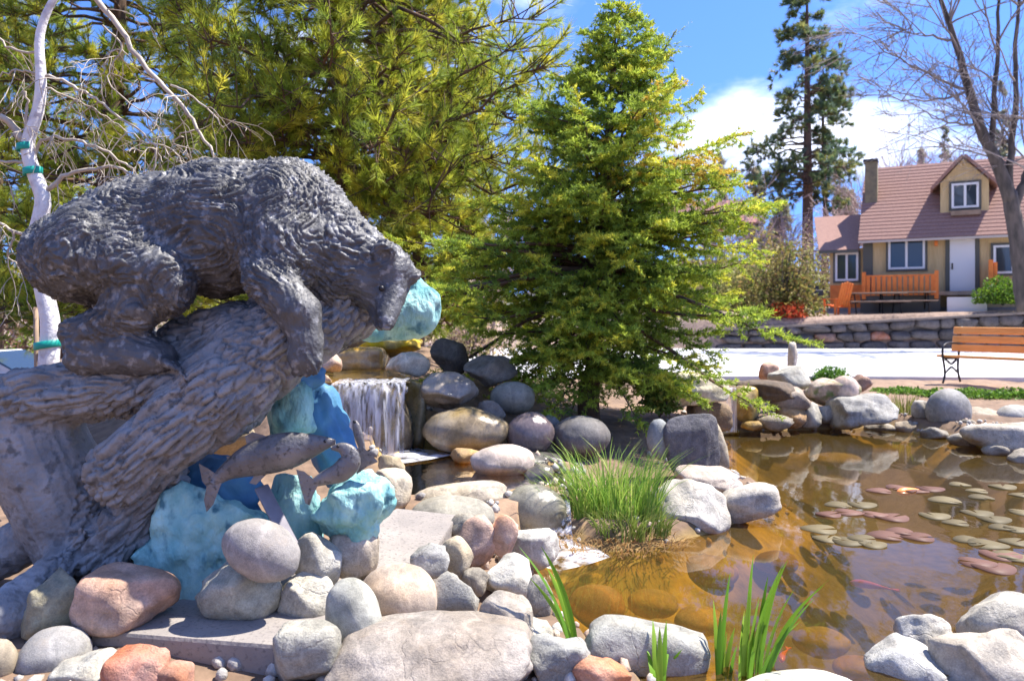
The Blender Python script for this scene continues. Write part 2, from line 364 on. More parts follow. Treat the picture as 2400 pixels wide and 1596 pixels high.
M = {}
M['stone'] = mat_rock('river_stone', rough=.72, bump=.32, fine=70)
M['rough'] = mat_rock('rough_stone', rough=.85, bump=.6, fine=45, crack=.3)
M['wet'] = mat_rock('wet_stone', rough=.25, bump=.25, fine=50, wet=True, spec=.6)
M['mossy'] = mat_rock('mossy_stone', rough=.85, bump=.5, moss=(.10, .16, .02))
M['leaf'] = mat_attr('leaf', rough=.55, transl=.35)
M['needle'] = mat_attr('needle', rough=.5, transl=.5)
M['ground'] = mat_attr('soil', rough=.95, bump=.6, vary=.35, vscale=9)
M['bark'] = mat('pine_bark', (.16, .09, .055), (.06, .04, .03), scale=9, rough=.9, bump=.8, bscale=14, stretch=(1, 1, .35))
M['greybark'] = mat('grey_bark', (.12, .095, .08), (.05, .042, .036), scale=7, rough=.9, bump=.5, bscale=16, stretch=(1, 1, .3))
M['whitebark'] = mat('white_bark', (.72, .69, .68), (.36, .31, .32), scale=14, rough=.7, bump=.4, bscale=40, lo=.5, hi=.75)
M['greytwig'] = mat('grey_twigs', (.27, .225, .21), (.2, .165, .155), scale=4, rough=.9)
M['twig'] = mat('pale_twig', (.52, .45, .36), (.36, .30, .24), scale=20, rough=.8)
M['concrete'] = mat('concrete', (.31, .275, .25), (.24, .215, .20), scale=5, rough=.9, bump=.2, bscale=60, c3=(.18, .16, .15), s3=60)
M['pave'] = mat('pale_pavement', (.62, .61, .62), (.53, .52, .54), scale=.8, rough=.9, bump=.1, bscale=40)
M['bronze'] = mat('dark_bronze', (.072, .071, .074), (.122, .121, .126), scale=11, rough=.58, metal=.3, bump=.5, bscale=60, bdist=.01, c3=(.24, .24, .25), s3=26)
M['bronze_log'] = mat('grey_bronze', (.19, .188, .19), (.32, .317, .325), scale=9, rough=.6, metal=.15, bump=.7, bscale=42, bdist=.014, c3=(.12, .12, .122), s3=18)
M['bronze_smooth'] = mat('smooth_bronze', (.13, .122, .12), (.22, .205, .20), scale=8, rough=.45, metal=.35, bump=.3, bscale=70, c3=(.08, .075, .073), s3=45)
M['patina'] = mat('green_patina', (.16, .40, .40), (.42, .68, .63), scale=9, rough=.75, metal=.05, bump=.8, bscale=38, c3=(.07, .20, .24), s3=16, stretch=(1, 1, .6))
M['patina_blue'] = mat('blue_patina', (.05, .16, .33), (.09, .26, .40), scale=6, rough=.6, metal=.1, bump=.3, bscale=24)
M['tie'] = mat('green_tie', (.0, .30, .24), rough=.5)
M['white'] = mat('white_paint', (.75, .75, .76), rough=.45)
M['darkmetal'] = mat('black_iron', (.03, .03, .035), rough=.45, metal=.6)
M['steel'] = mat('grey_steel', (.22, .20, .22), (.15, .14, .16), scale=12, rough=.5, metal=.4)
M['glass'] = mat('window_glass', (.03, .045, .06), rough=.06, spec=.8)
M['orange'] = mat('orange_boards', (.85, .24, .04), (.74, .18, .03), scale=8, rough=.6)
M['benchwood'] = mat('varnished_wood', (.88, .42, .13), (.74, .32, .09), scale=5, rough=.4, stretch=(1, 8, 8), bump=.1)
M['siding'] = mat('tan_siding', (.62, .46, .24), (.52, .38, .19), scale=4, rough=.85, stretch=(6, 6, .5), bump=.2)
M['trim'] = mat('dark_trim', (.10, .10, .085), rough=.7)
M['roof'] = mat('brown_shingles', (.34, .195, .155), (.25, .14, .115), scale=14, rough=.9, stretch=(1, 1, 3), bump=.5, bscale=30)
M['roof2'] = mat('red_shingles', (.34, .16, .15), (.26, .12, .11), scale=10, rough=.9, bump=.4)
M['tablewood'] = mat('weathered_wood', (.34, .24, .17), (.24, .17, .12), scale=6, rough=.85)

# ------------------------------------------------------------------ ground, water, road
POND = [(1236, 1330), (1285, 1420), (1350, 1470), (1440, 1545), (1600, 1640), (1800, 1700), (2050, 1640), (2110, 1560), (2215, 1500), (2330, 1440), (2500, 1400), (2700, 1300), (2640, 1150), (2470, 1075), (2330, 1055), (2200, 1025), (2120, 1010), (2020, 1003), (1900, 1008), (1780, 1010), (1690, 1020), (1700, 1090), (1740, 1140), (1830, 1170), (1700, 1240), (1560, 1275), (1400, 1285), (1330, 1270), (1290, 1240), (1240, 1262)]
MIDPOOL = [(860, 1064), (940, 1048), (1010, 1043), (1120, 1056), (1240, 1072), (1296, 1090), (1306, 1130), (1190, 1150), (1100, 1150), (960, 1160), (920, 1110)]
UPPER = [(762, 896), (958, 896), (958, 876), (905, 868), (790, 864), (756, 872)]
pond = np.array([PZ_(x, y, 0)[:2] for x, y in POND]); midp = np.array([PZ_(x, y, .25)[:2] for x, y in MIDPOOL]); upp = np.array([PZ_(x, y, .82)[:2] for x, y in UPPER])
def sdpoly(pt, poly):
    d = np.full(len(pt), 1e9); ins = np.zeros(len(pt), bool)
    for a, b in zip(poly, np.roll(poly, -1, 0)):
        e = b - a; w = pt - a; t = np.clip((w @ e) / (e @ e), 0, 1); d = np.minimum(d, np.linalg.norm(w - t[:, None] * e, axis=1))
        c = ((a[1] <= pt[:, 1]) != (b[1] <= pt[:, 1])); xi = a[0] + (pt[:, 1] - a[1]) / (b[1] - a[1] + 1e-12) * e[0]; ins ^= c & (pt[:, 0] < xi)
    return np.where(ins, -d, d)
CT = np.array([(-4, 1, .0), (0, 1, .0), (4, 1, .05), (-3, 2.4, .05), (0, 2.3, .02), (3, 2.2, -.02), (-1.6, 3.4, .1), (-.35, 3.1, .06), (-.1, 3.9, .1), (-3.2, 4.5, .12), (-1.2, 4.6, .16), (-.2, 4.7, .2), (-2.4, 6.0, .2), (-1.9, 6.6, .6), (-1.2, 6.9, .72), (-.75, 6.6, .55), (-.4, 6.6, .32), (.3, 6.6, .2), (.6, 7.4, .35), (.1, 7.6, .4), (-.4, 8.5, .75), (-1.4, 8.2, .85), (-1.5, 9.5, 1.0), (-2.6, 8.6, .75), (1.5, 6.3, .12), (1.0, 5.6, .08), (.6, 5.2, .06), (1.6, 7.8, .3), (1.6, 9, .3), (2.9, 9.9, .15), (4.3, 10, .15), (3.4, 11.2, .26), (5.5, 11.2, .26), (6.6, 9.2, .2), (5.6, 8.0, .16), (6, 6.5, .15), (5.2, 4.8, .12), (3.8, 3.5, -.02), (2.5, 2.4, -.03), (2.0, 2.9, -.03), (1.6, 2.6, -.03), (2.6, 3.0, -.03), (-4.5, 7, .05), (-6.5, 9, -.4), (-9, 12, -.72), (-12, 16, -.75), (-7, 16, -.72), (-3, 12.5, .45), (-1, 14, .28), (3, 13, .28), (7, 13, .28), (13, 13, .28), (4, 19, .28), (12, 19, .28), (3, 25, .28), (12, 25, .28), (22, 19, .28), (-20, 20, -.75), (-14, 30, -.3), (-4, 26, .2), (-12, 8, -.6)])
def gz_bank(x, y):
    pt = np.stack([x, y], 1); w = 0; s = 0
    for cx, cy_, cz_ in CT:
        q = 1.0 / (((pt[:, 0] - cx) ** 2 + (pt[:, 1] - cy_) ** 2) ** 1.6 + 1e-3); w = w + q; s = s + q * cz_
    z = s / w
    up = sstep(24.5, 24.9, y) * sstep(5.0, 6.5, x); z = z * (1 - up) + up * (1.28 + .03 * np.clip(x - 8, 0, 14) + .05 * np.clip(y - 27, 0, 6))
    r = np.hypot(x, y); z = z + np.clip(r - 45, 0, 400) * .035
    return z
def gz(x, y):
    x = np.atleast_1d(np.asarray(x, float)); y = np.atleast_1d(np.asarray(y, float)); pt = np.stack([x, y], 1); z = gz_bank(x, y)
    s = sdpoly(pt, pond); z = np.where(s < 0, -np.minimum(.42 + .35 * sstep(.9, 1.5, x), .03 + -s * .75), np.minimum(z, .0 + s * 1.1 + .0))
    s2 = sdpoly(pt, midp); z = np.where(s2 < 0, .25 - np.minimum(.14, .04 - s2), np.where(s2 < .25, np.maximum(z, .27 - s2 * .2), z))
    s3 = sdpoly(pt, upp); z = np.where(s3 < 0, .74, z)
    return z
def axis(lo, a, b, hi, fine, grow=1.28):
    c = list(np.arange(a, b + 1e-6, fine)); st = fine; x = b
    while x < hi: st *= grow; x += st; c.append(x)
    st = fine; x = a; pre = []
    while x > lo: st *= grow; x -= st; pre.append(x)
    return np.array(pre[::-1] + c)
gx = axis(-1200, -5.5, 7.5, 1200, .085); gy = axis(-400, 2.0, 12.5, 1600, .085)
gy = np.unique(np.concatenate([gy, [24.4, 24.5, 24.6, 24.7, 24.8, 24.9]])); GX, GY = np.meshgrid(gx, gy, indexing='ij')
fx, fy = GX.ravel(), GY.ravel(); fz = gz(fx, fy) + .02 * fbm(np.stack([fx * 2, fy * 2, 0 * fx], 1), 3) * (np.hypot(fx, fy - 6) < 14)
i, j = np.meshgrid(np.arange(len(gx) - 1), np.arange(len(gy) - 1), indexing='ij'); k0 = (i * len(gy) + j).ravel()
gfaces = np.stack([k0, k0 + len(gy), k0 + len(gy) + 1, k0 + 1], 1)
sp = sdpoly(np.stack([fx, fy], 1), pond); sm_ = sdpoly(np.stack([fx, fy], 1), midp); su = sdpoly(np.stack([fx, fy], 1), upp)
nz1 = fbm(np.stack([fx * .9, fy * .9, 0 * fx], 1), 11)[:, None]
gc = np.array([.20, .13, .085]) * (1 + .25 * nz1)
far = sstep(12, 22, np.hypot(fx, fy))[:, None]; gc = gc * (1 - far) + far * (np.array([.27, .19, .145]) * (1 + .3 * nz1))
hill = sstep(55, 90, np.hypot(fx, fy))[:, None]; gc = gc * (1 - hill) + hill * (np.array([.085, .085, .06]) * (1 + .5 * fbm(np.stack([fx * .06, fy * .06, 0 * fx], 1), 5)[:, None]))
wet = (sstep(.05, -.05, np.minimum(np.minimum(sp, sm_), su + .14)))[:, None]; gc = gc * (1 - wet) + wet * ((1 - (sstep(-.12, -.45, sp) * sstep(.75, 1.35, fx))[:, None]) * np.array([.46, .31, .065]) + (sstep(-.12, -.45, sp) * sstep(.75, 1.35, fx))[:, None] * np.array([.12, .088, .036])) * (np.array([1, 1, 1]) * (1 + .35 * fbm(np.stack([fx * 3, fy * 3, 0 * fx], 1), 8)[:, None]))
mw = sstep(-.03, -.10, np.minimum(sm_, su + .14))[:, None]; gc = gc * (1 - mw) + mw * np.array([.66, .38, .05]) * (1 + .3 * fbm(np.stack([fx * 4, fy * 4, 0 * fx], 1), 18)[:, None])
g = MB(); g.add(np.stack([fx, fy, fz], 1), gfaces, np.clip(gc, .01, .9)); build('ground', g, M['ground'], kind='structure')

def water_mat(name, tint, bump, scale, silt=(.24, .165, .05), turb=.15):      # clear water with some silt hanging in it
    m, n, l, b = nodes_of(name); n.remove(b)
    tr = n.new('ShaderNodeBsdfTransparent'); tr.inputs[0].default_value = (*tint, 1)
    gl = n.new('ShaderNodeBsdfGlossy'); gl.inputs['Roughness'].default_value = .03
    fr = n.new('ShaderNodeFresnel'); fr.inputs[0].default_value = 1.38; mx = n.new('ShaderNodeMixShader')
    tc = n.new('ShaderNodeTexCoord'); mp = n.new('ShaderNodeMapping'); mp.inputs['Scale'].default_value = (1, .55, 1); l.new(tc.outputs['Object'], mp.inputs[0])
    no = n.new('ShaderNodeTexNoise'); no.inputs['Scale'].default_value = scale; no.inputs['Detail'].default_value = 3; l.new(mp.outputs[0], no.inputs['Vector'])
    bp = n.new('ShaderNodeBump'); bp.inputs['Strength'].default_value = bump; bp.inputs['Distance'].default_value = .02; l.new(no.outputs[0], bp.inputs['Height'])
    df = n.new('ShaderNodeBsdfDiffuse'); df.inputs[0].default_value = (*silt, 1); mt = n.new('ShaderNodeMixShader'); mt.inputs[0].default_value = turb; l.new(tr.outputs[0], mt.inputs[1]); l.new(df.outputs[0], mt.inputs[2])
    l.new(bp.outputs[0], gl.inputs['Normal']); l.new(bp.outputs[0], fr.inputs['Normal']); l.new(fr.outputs[0], mx.inputs[0]); l.new(mt.outputs[0], mx.inputs[1]); l.new(gl.outputs[0], mx.inputs[2])
    l.new(mx.outputs[0], n['Material Output'].inputs[0]); return m
M['pondwater'] = water_mat('pond_water', (.70, .57, .33), .06, 4.5)
M['streamwater'] = water_mat('stream_water', (.95, .84, .58), .2, 12, (.5, .32, .07), .35)
def sheet(name, poly, z, m, grow=.25):
    c = poly.mean(0); pl = c + (poly - c) * (1 + grow / np.linalg.norm(poly - c, axis=1))[:, None]
    mb = MB(); mb.add(np.column_stack([pl, np.full(len(pl), z)]), [list(range(len(pl)))]); return build(name, mb, m, kind='structure', smooth=False)
# pond surface: a plain rectangle-like sheet that the banks cut off
sheet('pond_water', pond, 0.0, M['pondwater'], .22)
sheet('stream_pool_water', midp, .25, M['streamwater'], .06)
sheet('upper_stream_water', upp, .82, M['streamwater'], .03)

# concrete drive with a low kerb strip
rd = MB(); xs = np.linspace(-1.5, 46, 40); near = 12.75 + .35 * np.sin(xs * .35) + .05 * np.clip(xs - 8, 0, 50)
rd.add(np.column_stack([np.r_[xs, xs], np.r_[near, np.full(40, 24.48)], np.full(80, .335)]), [[q, q + 1, 41 + q, 40 + q] for q in range(39)])
rd.add(np.column_stack([np.r_[xs, xs], np.r_[near, near], np.r_[np.full(40, .335), np.full(40, .1)]]), [[q, 40 + q, 41 + q, q + 1] for q in range(39)])
drive = build('drive', rd, M['pave'], kind='structure', smooth=False)
M['joint'] = mat('joint_line', (.30, .29, .28), (.24, .23, .22), scale=3, rough=.95)
for yj in (15.8, 18.8, 21.8): jm = MB(); jm.box((22, yj, .3365), (46, .03, .005)); build('joint', jm, M['joint'], drive, smooth=False)
for xj in np.arange(1, 26, 3.0): jm = MB(); jm.box((xj, 19.2, .3425), (.03, 10.4, .005)); build('joint', jm, M['joint'], drive, smooth=False)

# gravel between the boulders
ico = None
def icosphere(sub):
    import bmesh
    bm = bmesh.new(); bmesh.ops.create_icosphere(bm, subdivisions=sub, radius=1.0)
    v = np.array([q.co[:] for q in bm.verts]); f = np.array([[q.index for q in t.verts] for t in bm.faces]); bm.free(); return v, f
ICO = {s: icosphere(s) for s in (1, 2, 3, 4, 5)}
gr = MB(); cnt = 0
vv, ff = ICO[1]
PAL = np.array([(.42, .39, .35), (.34, .32, .30), (.46, .38, .30), (.28, .26, .25), (.44, .33, .26), (.5, .47, .43)])
tries = np.column_stack([rng.uniform(-2.2, 7.2, 9000), rng.uniform(2.3, 11.5, 9000)])
s_ = sdpoly(tries, pond); ok = (np.abs(s_) < rng.uniform(0, .75, 9000)) | (sdpoly(tries, midp) ** 2 < .05) | ((tries[:, 1] < 3.6) & (tries[:, 0] < .4) & (s_ > 0))
ok &= s_ > -.1; tries = tries[ok][:2800]; tz = gz(tries[:, 0], tries[:, 1])
for (x, y), z, q in zip(tries, tz, sdpoly(tries, pond)):
    r = rng.uniform(.012, .038); a = rng.uniform(.6, 1.2, 3) * r; c = PAL[rng.integers(6)] * rng.uniform(.8, 1.15)
    if q < 0: c = np.array([.42, .25, .06]) * rng.uniform(.7, 1.2)
    v = vv * (1 + .15 * rng.normal(size=(len(vv), 1))) * a; t = rng.uniform(0, 6.28)
    v = np.column_stack([v[:, 0] * np.cos(t) - v[:, 1] * np.sin(t), v[:, 0] * np.sin(t) + v[:, 1] * np.cos(t), v[:, 2]])
    gr.add(v + [x, y, z + .3 * r], ff, np.clip(c, 0, 1))
M['gravel'] = mat_attr('gravel', rough=.85, vary=.25, vscale=60, bump=.3)
build('gravel', gr, M['gravel'], label='small mixed gravel and pebbles between the boulders round the pond', cat='gravel', kind='stuff')

# dry stone retaining wall, each stone its own piece
def stone_mesh(sub, sx, sy, sz, seed, kind='s', amp=.12):
    v, f = ICO[sub]; v = v.copy(); r = np.random.default_rng(seed); off = r.uniform(-50, 50, 3)
    if kind in 'abf':
        e = {'a': 3.0, 'b': 4.5, 'f': 3.2}[kind]; v = v / (np.sum(np.abs(v) ** e, axis=1) ** (1 / e))[:, None]
    elif kind == 'r': v = v / (np.sum(np.abs(v) ** 2.4, axis=1) ** (1 / 2.4))[:, None]
    cuts = {'a': 10, 'b': 4, 'f': 5, 'r': 12, 's': 0}[kind]
    for _ in range(cuts):
        nn = r.normal(size=3); nn /= np.linalg.norm(nn); c = r.uniform(.55, .85) if kind == 'a' else r.uniform(.64, .92); d = v @ nn - c
        v = v - np.where(d > 0, d * .92, 0)[:, None] * nn
    n0 = v / np.linalg.norm(v, axis=1)[:, None]
    v = v + n0 * (amp * fbm(n0 * 1.15 + off, seed, 2) + (.05 if kind != 's' else .018) * fbm(n0 * 3.0 + off, seed + 9, 3))[:, None]
    if kind in 'ar': v = v + n0 * (.025 * -np.abs(noise3(n0 * 7 + off, seed + 4)))[:, None]
    v = v - (v.max(0) + v.min(0)) / 2; v = v / ((v.max(0) - v.min(0)) / 2); return v * [sx, sy, sz], f
WY = 24.6
wall = empty('retaining_wall', (14, WY, .28), 'low dark stone retaining wall with a few rusty red stones, along the far edge of the drive', 'wall')
core = MB(); wt = lambda x: 1.02 + .055 * np.clip(x - 8.5, -3, 12)
xs = np.linspace(6.5, 24, 15)
for a, b in zip(xs[:-1], xs[1:]):
    core.box(((a + b) / 2, WY + .16, (.2 + wt((a + b) / 2) - .06) / 2), (b - a, .2, wt((a + b) / 2) - .26))
build('core', core, mat('mortar', (.13, .11, .10), (.09, .08, .075), scale=6, rough=.95, bump=.4), wall, smooth=False)
M['wallstone'] = M['rough']
wr = np.random.default_rng(5)
for row in range(3):
    x = 6.5 + .2 * row
    while x < 23.5:
        w = wr.uniform(.45, .95); top = wt(x + w / 2); hh = (top - .25) / 3; zc = .25 + hh * (row + .5)
        v, f = stone_mesh(2, w / 2 * .99, .17, hh / 2 * 1.0, int(wr.integers(9999)), 'b', .06)
        c = np.array([.135, .115, .112]) * wr.uniform(.8, 1.25)
        if wr.random() < .03: c = np.array([.26, .14, .10])
        if abs(x + w / 2 - 11.75) < .32 and row == 1: c = np.array([.42, .16, .09])
        mb = MB(); mb.add(v + [x + w / 2, WY + wr.uniform(-.02, .02), zc], f); build('stone', mb, M['rough'], wall, color=c); x += w
M['coping'] = mat('coping', (.22, .17, .14), (.16, .13, .11), scale=5, rough=.9)
cp = MB(); xs = np.linspace(6.5, 24, 12)
for a, b in zip(xs[:-1], xs[1:]):
    t0, t1 = wt(a), wt(b); v = np.array([[a, WY - .16, t0 - .03], [b - .01, WY - .16, t1 - .03], [b - .01, WY + .3, t1 - .03], [a, WY + .3, t0 - .03], [a, WY - .16, t0 + .04], [b - .01, WY - .16, t1 + .04], [b - .01, WY + .3, t1 + .04], [a, WY + .3, t0 + .04]])
    mb = MB(); mb.add(v, [[0, 3, 2, 1], [4, 5, 6, 7], [0, 1, 5, 4], [1, 2, 6, 5], [2, 3, 7, 6], [3, 0, 4, 7]]); build('coping_stone', mb, M['coping'], wall, smooth=False)

# ------------------------------------------------------------------ the bronze: bear on a log over patinated rocks and fish
SD = 3.42
K = SD / F
statue = empty('bear_statue', (P(330, 1380, SD)), 'dark bronze bear statue leaning over a log above salmon and turquoise rocks', 'statue')
def Q(px, py, dy=0.0): return P(px, py, SD + dy)
def bear_sdf(p):
    k = K; d = sd_ell(p, Q(185, 600, .02), (122 * k, .24, 112 * k), .35)                       # rump
    d = smin(d, sd_ell(p, Q(340, 560, .03), (180 * k, .28, 148 * k), .12), .10)                # loin
    d = smin(d, sd_ell(p, Q(520, 535, .03), (190 * k, .29, 163 * k), .12), .10)                # ribs
    d = smin(d, sd_ell(p, Q(660, 500, .03), (125 * k, .24, 130 * k), -.3), .09)                # shoulder hump
    d = smin(d, sd_cap(p, Q(700, 520, .02), Q(858, 632, .0), 125 * k, 84 * k), .09)            # neck
    d = smin(d, sd_ell(p, Q(770, 640, .02), (105 * k, .18, 95 * k), -.6), .08)                 # throat ruff
    d = smin(d, sd_ell(p, Q(910, 642, -.03), (60 * k, .125, 64 * k), -.5), .05)                # skull
    d = smin(d, sd_ell(p, Q(930, 628, -.06), (36 * k, .09, 38 * k)), .04)                      # brow
    d = smin(d, sd_cap(p, Q(914, 680, -.08), Q(908, 752, -.18), 43 * k, 25 * k), .028)         # muzzle
    d = smin(d, sd_ell(p, Q(870, 682, -.05), (36 * k, .09, 46 * k)), .05)                      # cheek
    d = smin(d, sd_ell(p, Q(904, 764, -.20), (21 * k, .030, 14 * k)), .010)                    # nose
    d = smin(d, sd_cap(p, Q(888, 722, -.07), Q(890, 764, -.15), 24 * k, 15 * k), .016)          # lower jaw
    d = smin(d, sd_ell(p, Q(900, 594, -.150), (30 * k, .034, 31 * k), .3), .010); d = np.maximum(d, -sd_ell(p, Q(895, 601, -.195), (20 * k, .042, 21 * k), .3))     # ears
    d = smin(d, sd_ell(p, Q(970, 646, -.06), (19 * k, .03, 24 * k)), .010)
    # near hind leg: thigh, knee, shank folded back to the heel, foot forward
    d = smin(d, sd_cap(p, Q(215, 590, -.16), Q(385, 640, -.22), 105 * k, 62 * k), .06)
    d = smin(d, sd_ell(p, Q(400, 665, -.22), (45 * k, .085, 58 * k), .3), .04)
    d = smin(d, sd_cap(p, Q(390, 690, -.22), Q(225, 768, -.2), 56 * k, 44 * k), .04)
    d = smin(d, sd_ell(p, Q(330, 705, -.20), (85 * k, .10, 60 * k), .4), .05)
    d = smin(d, sd_cap(p, Q(192, 792, -.19), Q(192, 828, -.19), 50 * k, 40 * k), .03)
    d = smin(d, sd_cap(p, Q(200, 830, -.19), Q(372, 842, -.21), 42 * k, 38 * k), .03)
    d = smin(d, sd_ell(p, Q(300, 810, -.19), (95 * k, .075, 38 * k), -.12), .03)
    for t in range(4): d = smin(d, sd_cap(p, Q(372 + t * 6, 836 + t * 4, -.13 - t * .048), Q(412 + t * 3, 856 + t * 4, -.15 - t * .05), 18 * k, 13 * k), .012)
    # far hind leg, mostly hidden
    d = smin(d, sd_cap(p, Q(250, 640, .2), Q(330, 800, .22), 70 * k, 45 * k), .05)
    # near fore leg over the log
    d = smin(d, sd_ell(p, Q(655, 590, -.17), (85 * k, .13, 105 * k), -.15), .07)
    d = smin(d, sd_cap(p, Q(622, 650, -.24), Q(702, 735, -.29), 54 * k, 48 * k), .04)
    d = smin(d, sd_cap(p, Q(702, 735, -.29), Q(722, 808, -.30), 46 * k, 38 * k), .03)
    d = smin(d, sd_ell(p, Q(718, 836, -.30), (40 * k, .075, 40 * k), .2), .025)
    for t in range(4): d = smin(d, sd_cap(p, Q(694 + t * 17, 850, -.335), Q(690 + t * 16, 880, -.335), 13 * k, 8 * k), .010)
    # far fore leg
    d = smin(d, sd_cap(p, Q(770, 650, .12), Q(800, 760, .10), 70 * k, 50 * k), .05)
    d = smin(d, sd_cap(p, Q(770, 690, .0), Q(800, 770, .03), 60 * k, 45 * k), .04)
    return d
lo = Q(10, 920, 0) - [0, .46, 0]; hi = Q(1010, 330, 0) + [0, .42, 0]
v, f = nets(bear_sdf, lo, hi, .0125); v, f = subdivide(v, f); v = relax(v, f, 2)
nv = vnormals(v, f)
# fur: locks combed back along the body and down the flanks
wp = v + .05 * np.stack([fbm(v * 7, 31, 2), fbm(v * 7, 32, 2), fbm(v * 7, 33, 2)], 1)
th = .42 + .55 * fbm(v * 1.7, 40, 2); ca, sa = np.cos(th), np.sin(th)
al = wp[:, 0] * ca - wp[:, 2] * sa; ac = wp[:, 0] * sa + wp[:, 2] * ca
q1 = np.stack([al * 11, ac * 34, wp[:, 1] * 26], 1); q2 = np.stack([al * 24 + 9, ac * 70, wp[:, 1] * 55], 1)
lock = 2 * (1 - np.abs(noise3(q1, 50))) ** 1.8 - 1; lock2 = 2 * (1 - np.abs(noise3(q2, 51))) ** 1.8 - 1
k = K
smooth_m = np.minimum.reduce([np.linalg.norm((v - Q(915, 690, -.08)) / [70 * k, .2, 95 * k], axis=1), np.linalg.norm((v - Q(705, 770, -.29)) / [70 * k, .2, 95 * k], axis=1), np.linalg.norm((v - Q(330, 840, -.2)) / [110 * k, .2, 40 * k], axis=1)])
am = .25 + .75 * sstep(.8, 1.4, smooth_m)
w1, iv = worley(np.stack([al * 12, ac * 40, wp[:, 1] * 32], 1), 53); tuft_ = np.minimum(w1 * 2.2, 1)
v = v + nv * (am * (.0085 * (tuft_ - .5) + .004 * iv + .006 * lock + .0025 * lock2) + .010 * fbm(v * 9, 60, 2) - .006)[:, None]
b = MB(); b.add(v, f); bear = build('bear', b, M['bronze'], statue)
# eye and claws
eb = MB(); ev, ef = ICO[2]; eb.add(ev * .013 + Q(894, 676, -.172), ef); build('eye', eb, M['darkmetal'], bear)
for t in range(4):
    c = MB(); c.tube([Q(414 + t * 3, 858 + t * 4, -.155 - t * .05), Q(424 + t * 3, 872 + t * 4, -.165 - t * .05), Q(426 + t * 3, 884 + t * 4, -.165 - t * .05)], [.010, .008, .002], 6); build('claw', c, M['bronze_smooth'], bear)

# the log: a broad limb to the left, a thick bark-covered limb rising to the right, stump and roots
def log_sdf(p):
    k = K
    wob = .012 * noise3(p * 6, 70)
    d = sd_cap(p, Q(-90, 960, .02), Q(330, 905, .0), 72 * k, 62 * k)
    d = smin(d, sd_cap(p, Q(60, 925, -.10), Q(430, 890, -.12), 60 * k, 50 * k), .04)
    d = smin(d, sd_cap(p, Q(330, 905, .0), Q(640, 800, .02), 70 * k, 92 * k), .05)
    d = smin(d, sd_cap(p, Q(290, 1105, -.20), Q(520, 920, -.16), 72 * k, 95 * k), .03)
    d = smin(d, sd_cap(p, Q(520, 920, -.16), Q(660, 800, -.10), 98 * k, 88 * k), .03)
    d = smin(d, sd_cap(p, Q(660, 800, -.06), Q(830, 720, .06), 84 * k, 70 * k), .04)
    d = smin(d, sd_cap(p, Q(70, 1010, .05), Q(190, 1270, .04), 120 * k, 100 * k), .05)
    d = smin(d, sd_cap(p, Q(380, 1110, -.08), Q(250, 1310, -.08), 60 * k, 62 * k), .03)
    d = smin(d, sd_cap(p, Q(190, 1270, .02), Q(260, 1350, .0), 80 * k, 70 * k), .04)
    d = smin(d, sd_cap(p, Q(165, 1300, -.10), Q(10, 1450, -.42), 42 * k, 52 * k), .03)
    d = smin(d, sd_cap(p, Q(100, 1240, .10), Q(-70, 1350, .0), 60 * k, 50 * k), .04)
    d = smin(d, sd_cap(p, Q(186, 1270, -.14), Q(192, 1240, -.16), 16 * k, 8 * k), .02)
    d = smin(d, sd_cap(p, Q(20, 1010, -.05), Q(-60, 1120, -.02), 60 * k, 60 * k), .05)
    d = smin(d, sd_cap(p, Q(455, 815, .06), Q(650, 775, .04), 84 * k, 86 * k), .05)
    return d + wob
lo = Q(-110, 1500, 0) - [0, .75, 0]; hi = Q(920, 640, 0) + [0, .40, 0]
v, f = nets(log_sdf, lo, hi, .016); v, f = subdivide(v, f); v = relax(v, f, 2); nv = vnormals(v, f)
# bark plates run along each limb
bark = np.maximum.reduce([sstep(1.5, .95, np.abs(((v[:, 0] - Q(300, 1100)[0]) * .63 - (v[:, 2] - Q(300, 1100)[2]) * .78)) / (150 * K)) * (v[:, 0] > Q(205, 0)[0]), (v[:, 2] > Q(0, 985)[2]) * 1.0])
def plates(d, s1, s2, seed):
    d = np.array(d, float); d /= np.linalg.norm(d); a = np.cross(d, [0, 1, 0]); a /= np.linalg.norm(a); w = v + .03 * np.stack([fbm(v * 5, seed, 2)] * 3, 1)
    al, ac, ay = w @ d, w @ a, w[:, 1]; w1, iv = worley(np.stack([al * s1, ac * s2, ay * s2], 1), seed); return np.minimum(w1 * 3.4, 1) * .75 + .30 * iv; n1 = np.abs(noise3(np.stack([al * s1, ac * s2, ay * s2], 1), seed)); n2 = np.abs(noise3(np.stack([al * s1 * 2.1, ac * s2 * 1.7, ay * s2 * 1.7], 1), seed + 3))
    return np.minimum(n1 * 2.6, 1) * .65 + np.minimum(n2 * 2.6, 1) * .35
up_right = sstep(-.04, .04, (v[:, 2] - Q(0, 960)[2]) * -1 + .0) ; 
diag = plates((.78, 0, .63), 4.6, 32, 81); hor = plates((1, 0, .14), 4.2, 32, 85)
isdiag = sstep(-.02, .06, (v[:, 0] - Q(250, 0)[0]) * .63 - (v[:, 2] - Q(0, 985)[2]) * .78 + .06)
rel = diag * isdiag + hor * (1 - isdiag)
gd = np.array([.35, 0, -.94]); grain = 1 - np.abs(noise3(np.stack([v @ gd * 2.6, (v @ np.array([.94, 0, .35])) * 38, v[:, 1] * 38], 1), 87))
v = v + nv * ((.030 * bark + .003) * (rel - .5) + .009 * (1 - bark) * (grain - .5) + .006 * fbm(v * 14, 90, 2))[:, None]
b = MB(); b.add(v, f); build('log', b, M['bronze_log'], statue)

